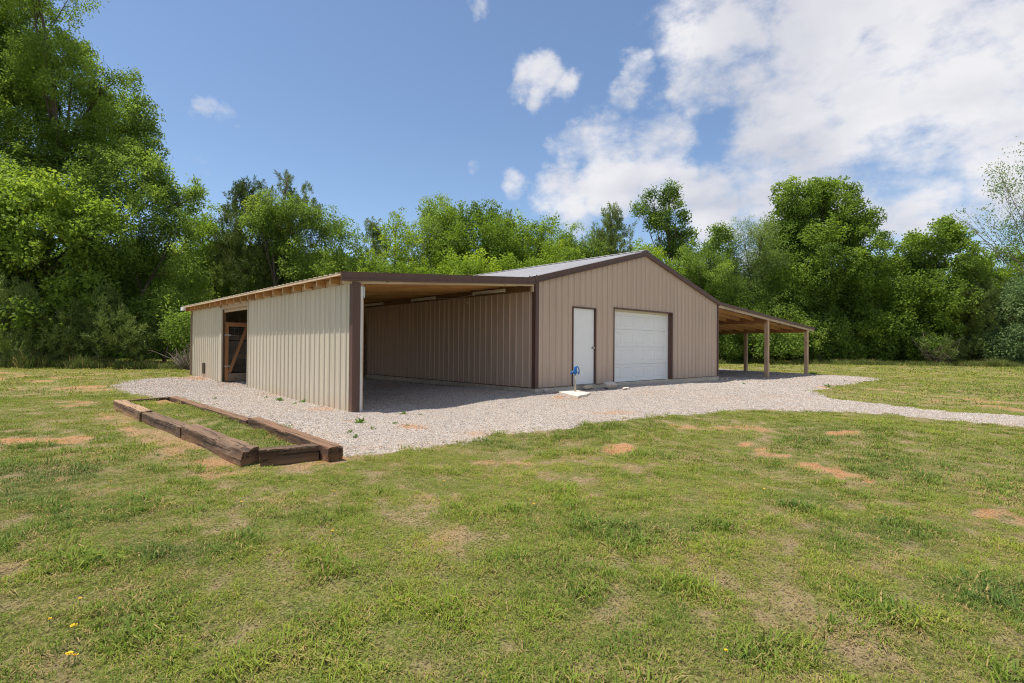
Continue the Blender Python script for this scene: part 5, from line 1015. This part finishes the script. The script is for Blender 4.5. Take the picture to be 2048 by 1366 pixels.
def stones(n, xr, yr, smin, smax, seed):
    rr = np.random.default_rng(seed); x = rr.uniform(*xr, n); y = rr.uniform(*yr, n); sd = gravel_sd(x, y); d = np.hypot(x - CX, y - CY)
    k = (sd > -.18 * rr.random(n)) & ~((x > -.05) & (x < 9.2) & (y > -.04)) & (rr.random(n) < np.clip(13 / d, 0, 1) ** 1.6); x, y, d = x[k], y[k], d[k]; n = len(x)
    ru = emask(x, y, RUST, .9, .5, 2.5)
    t = np.where(rr.random(n) < .05 + ru * .65, 1.0, rr.beta(2, 1.6, n) * .9); s = rr.uniform(smin, smax, n) * np.clip(d / 11, 1, 2.)
    return np.stack([x, y, grav_z(x, y) + s * .15], 1), rr.uniform(0, 6.28, (n, 3)), s, t
o = scatter('loose_gravel', *stones(460000, (-8, 9), (-10, 11.5), .005, .012, 1), ST); tag(o, 'loose crushed stones lying on the drive near the barn', 'gravel', kind='stuff')
o = scatter('loose_gravel', *stones(130000, (8, 24), (-10, 8), .006, .013, 2), ST); tag(o, 'loose crushed stones on the right part of the drive', 'gravel', kind='stuff')
# ---------------------------------------------------------------- weeds in the gravel, dandelions, dead brush
M_WEED = leaf_mat('weed_leaf', (.16, .26, .05), (.09, .17, .035), (.05, .10, .025), .3)
def weed(x, y, h, seed, label, n=26):
    rr = np.random.default_rng(seed); V = []; F = []
    for k in range(n):
        a = rr.uniform(0, 6.283); el = rr.uniform(.25, 1.3); d = np.array([math.cos(a) * math.cos(el), math.sin(a) * math.cos(el), math.sin(el)]); L = h * rr.uniform(.5, 1.1); s = np.cross(d, [0, 0, 1]); s /= np.linalg.norm(s) + 1e-9; wd = h * .09
        p = np.array([rr.normal(0, h * .2), rr.normal(0, h * .2), 0.]); up = np.array([0, 0, .02 * h])
        i = len(V); V += [p, p + d * L * .5 + s * wd + up, p + d * L - np.array([0, 0, .2 * L]), p + d * L * .5 - s * wd + up]; F += [(i, i + 1, i + 2), (i, i + 2, i + 3)]
    zz = float(grav_z(np.array([x]), np.array([y]))[0]) if float(gravel_sd(np.array([x]), np.array([y]))[0]) > 0 else float(far_z(x, y))
    me = raw_mesh('weed', V, F, M_WEED); attr(me, 'tint', np.repeat(rr.uniform(.45, .95, n), 4)); o = link('weed', me, loc=(x, y, zz)); tag(o, label, 'weed', 'weeds around the drive')
for k, (x, y, h, lab, n) in enumerate(WEEDS): weed(x, y, h, 300 + k, lab, n)
M_YEL = plain('dandelion_yellow', (.85, .55, .01), .6, 0, .1); M_STEM = plain('flower_stem', (.12, .2, .05), .6)
for k, (x, y, r, lab) in enumerate(FLOWERS):
    z0 = float(far_z(x, y)); t = empty('dandelion', (x, y, z0), lab, 'flower', 'yellow flowers in the lawn'); h = .055 if r > .013 else .04
    bm = bmesh.new(); rr = random.Random(k)
    for j in range(22):
        a = rr.uniform(0, 6.283); e = rr.uniform(.1, 1.3); d = Vector((math.cos(a) * math.cos(e), math.sin(a) * math.cos(e), math.sin(e) * .5)); s = Vector((-math.sin(a), math.cos(a), 0)) * r * .2; c = Vector((0, 0, h))
        bm.faces.new([bm.verts.new(q) for q in (c - s * .4, c + s * .4, c + d * r + s, c + d * r - s)])
    bm_obj('petals', bm, M_YEL, t); bm = bmesh.new(); tube(bm, [(0, 0, -.01), (0, 0, h)], .0018, 5); bm_obj('stem', bm, M_STEM, t)
def brush(x, y, h, w_, seed, lab):
    bm = bmesh.new(); rr = np.random.default_rng(seed)
    for k in range(46):
        a = rr.uniform(0, 6.283); st = Vector((rr.normal(0, w_ * .2), rr.normal(0, w_ * .2), 0)); d = Vector((math.cos(a) * .6, math.sin(a) * .6, rr.uniform(.4, 1.2))).normalized(); L = h * rr.uniform(.5, 1.2)
        p1 = st + d * L * .5; p2 = p1 + (d + Vector(rr.normal(0, .35, 3))) * L * .5; tube(bm, [st, p1, p2], [.018, .012, .004], 4)
        for q in range(3): e = p1.lerp(p2, rr.random()); tube(bm, [e, e + Vector(rr.normal(0, .3, 3)) * h * .5], [.007, .003], 3)
    o = bm_obj('dead_brush', bm, plain('dead_twigs', (.20, .155, .12), .9), loc=(x, y, float(gz(x, y)))); tag(o, lab, 'brush')
for k, (x, y, h, w_, lab) in enumerate(BRUSH): brush(x, y, h, w_, 60 + k, lab)
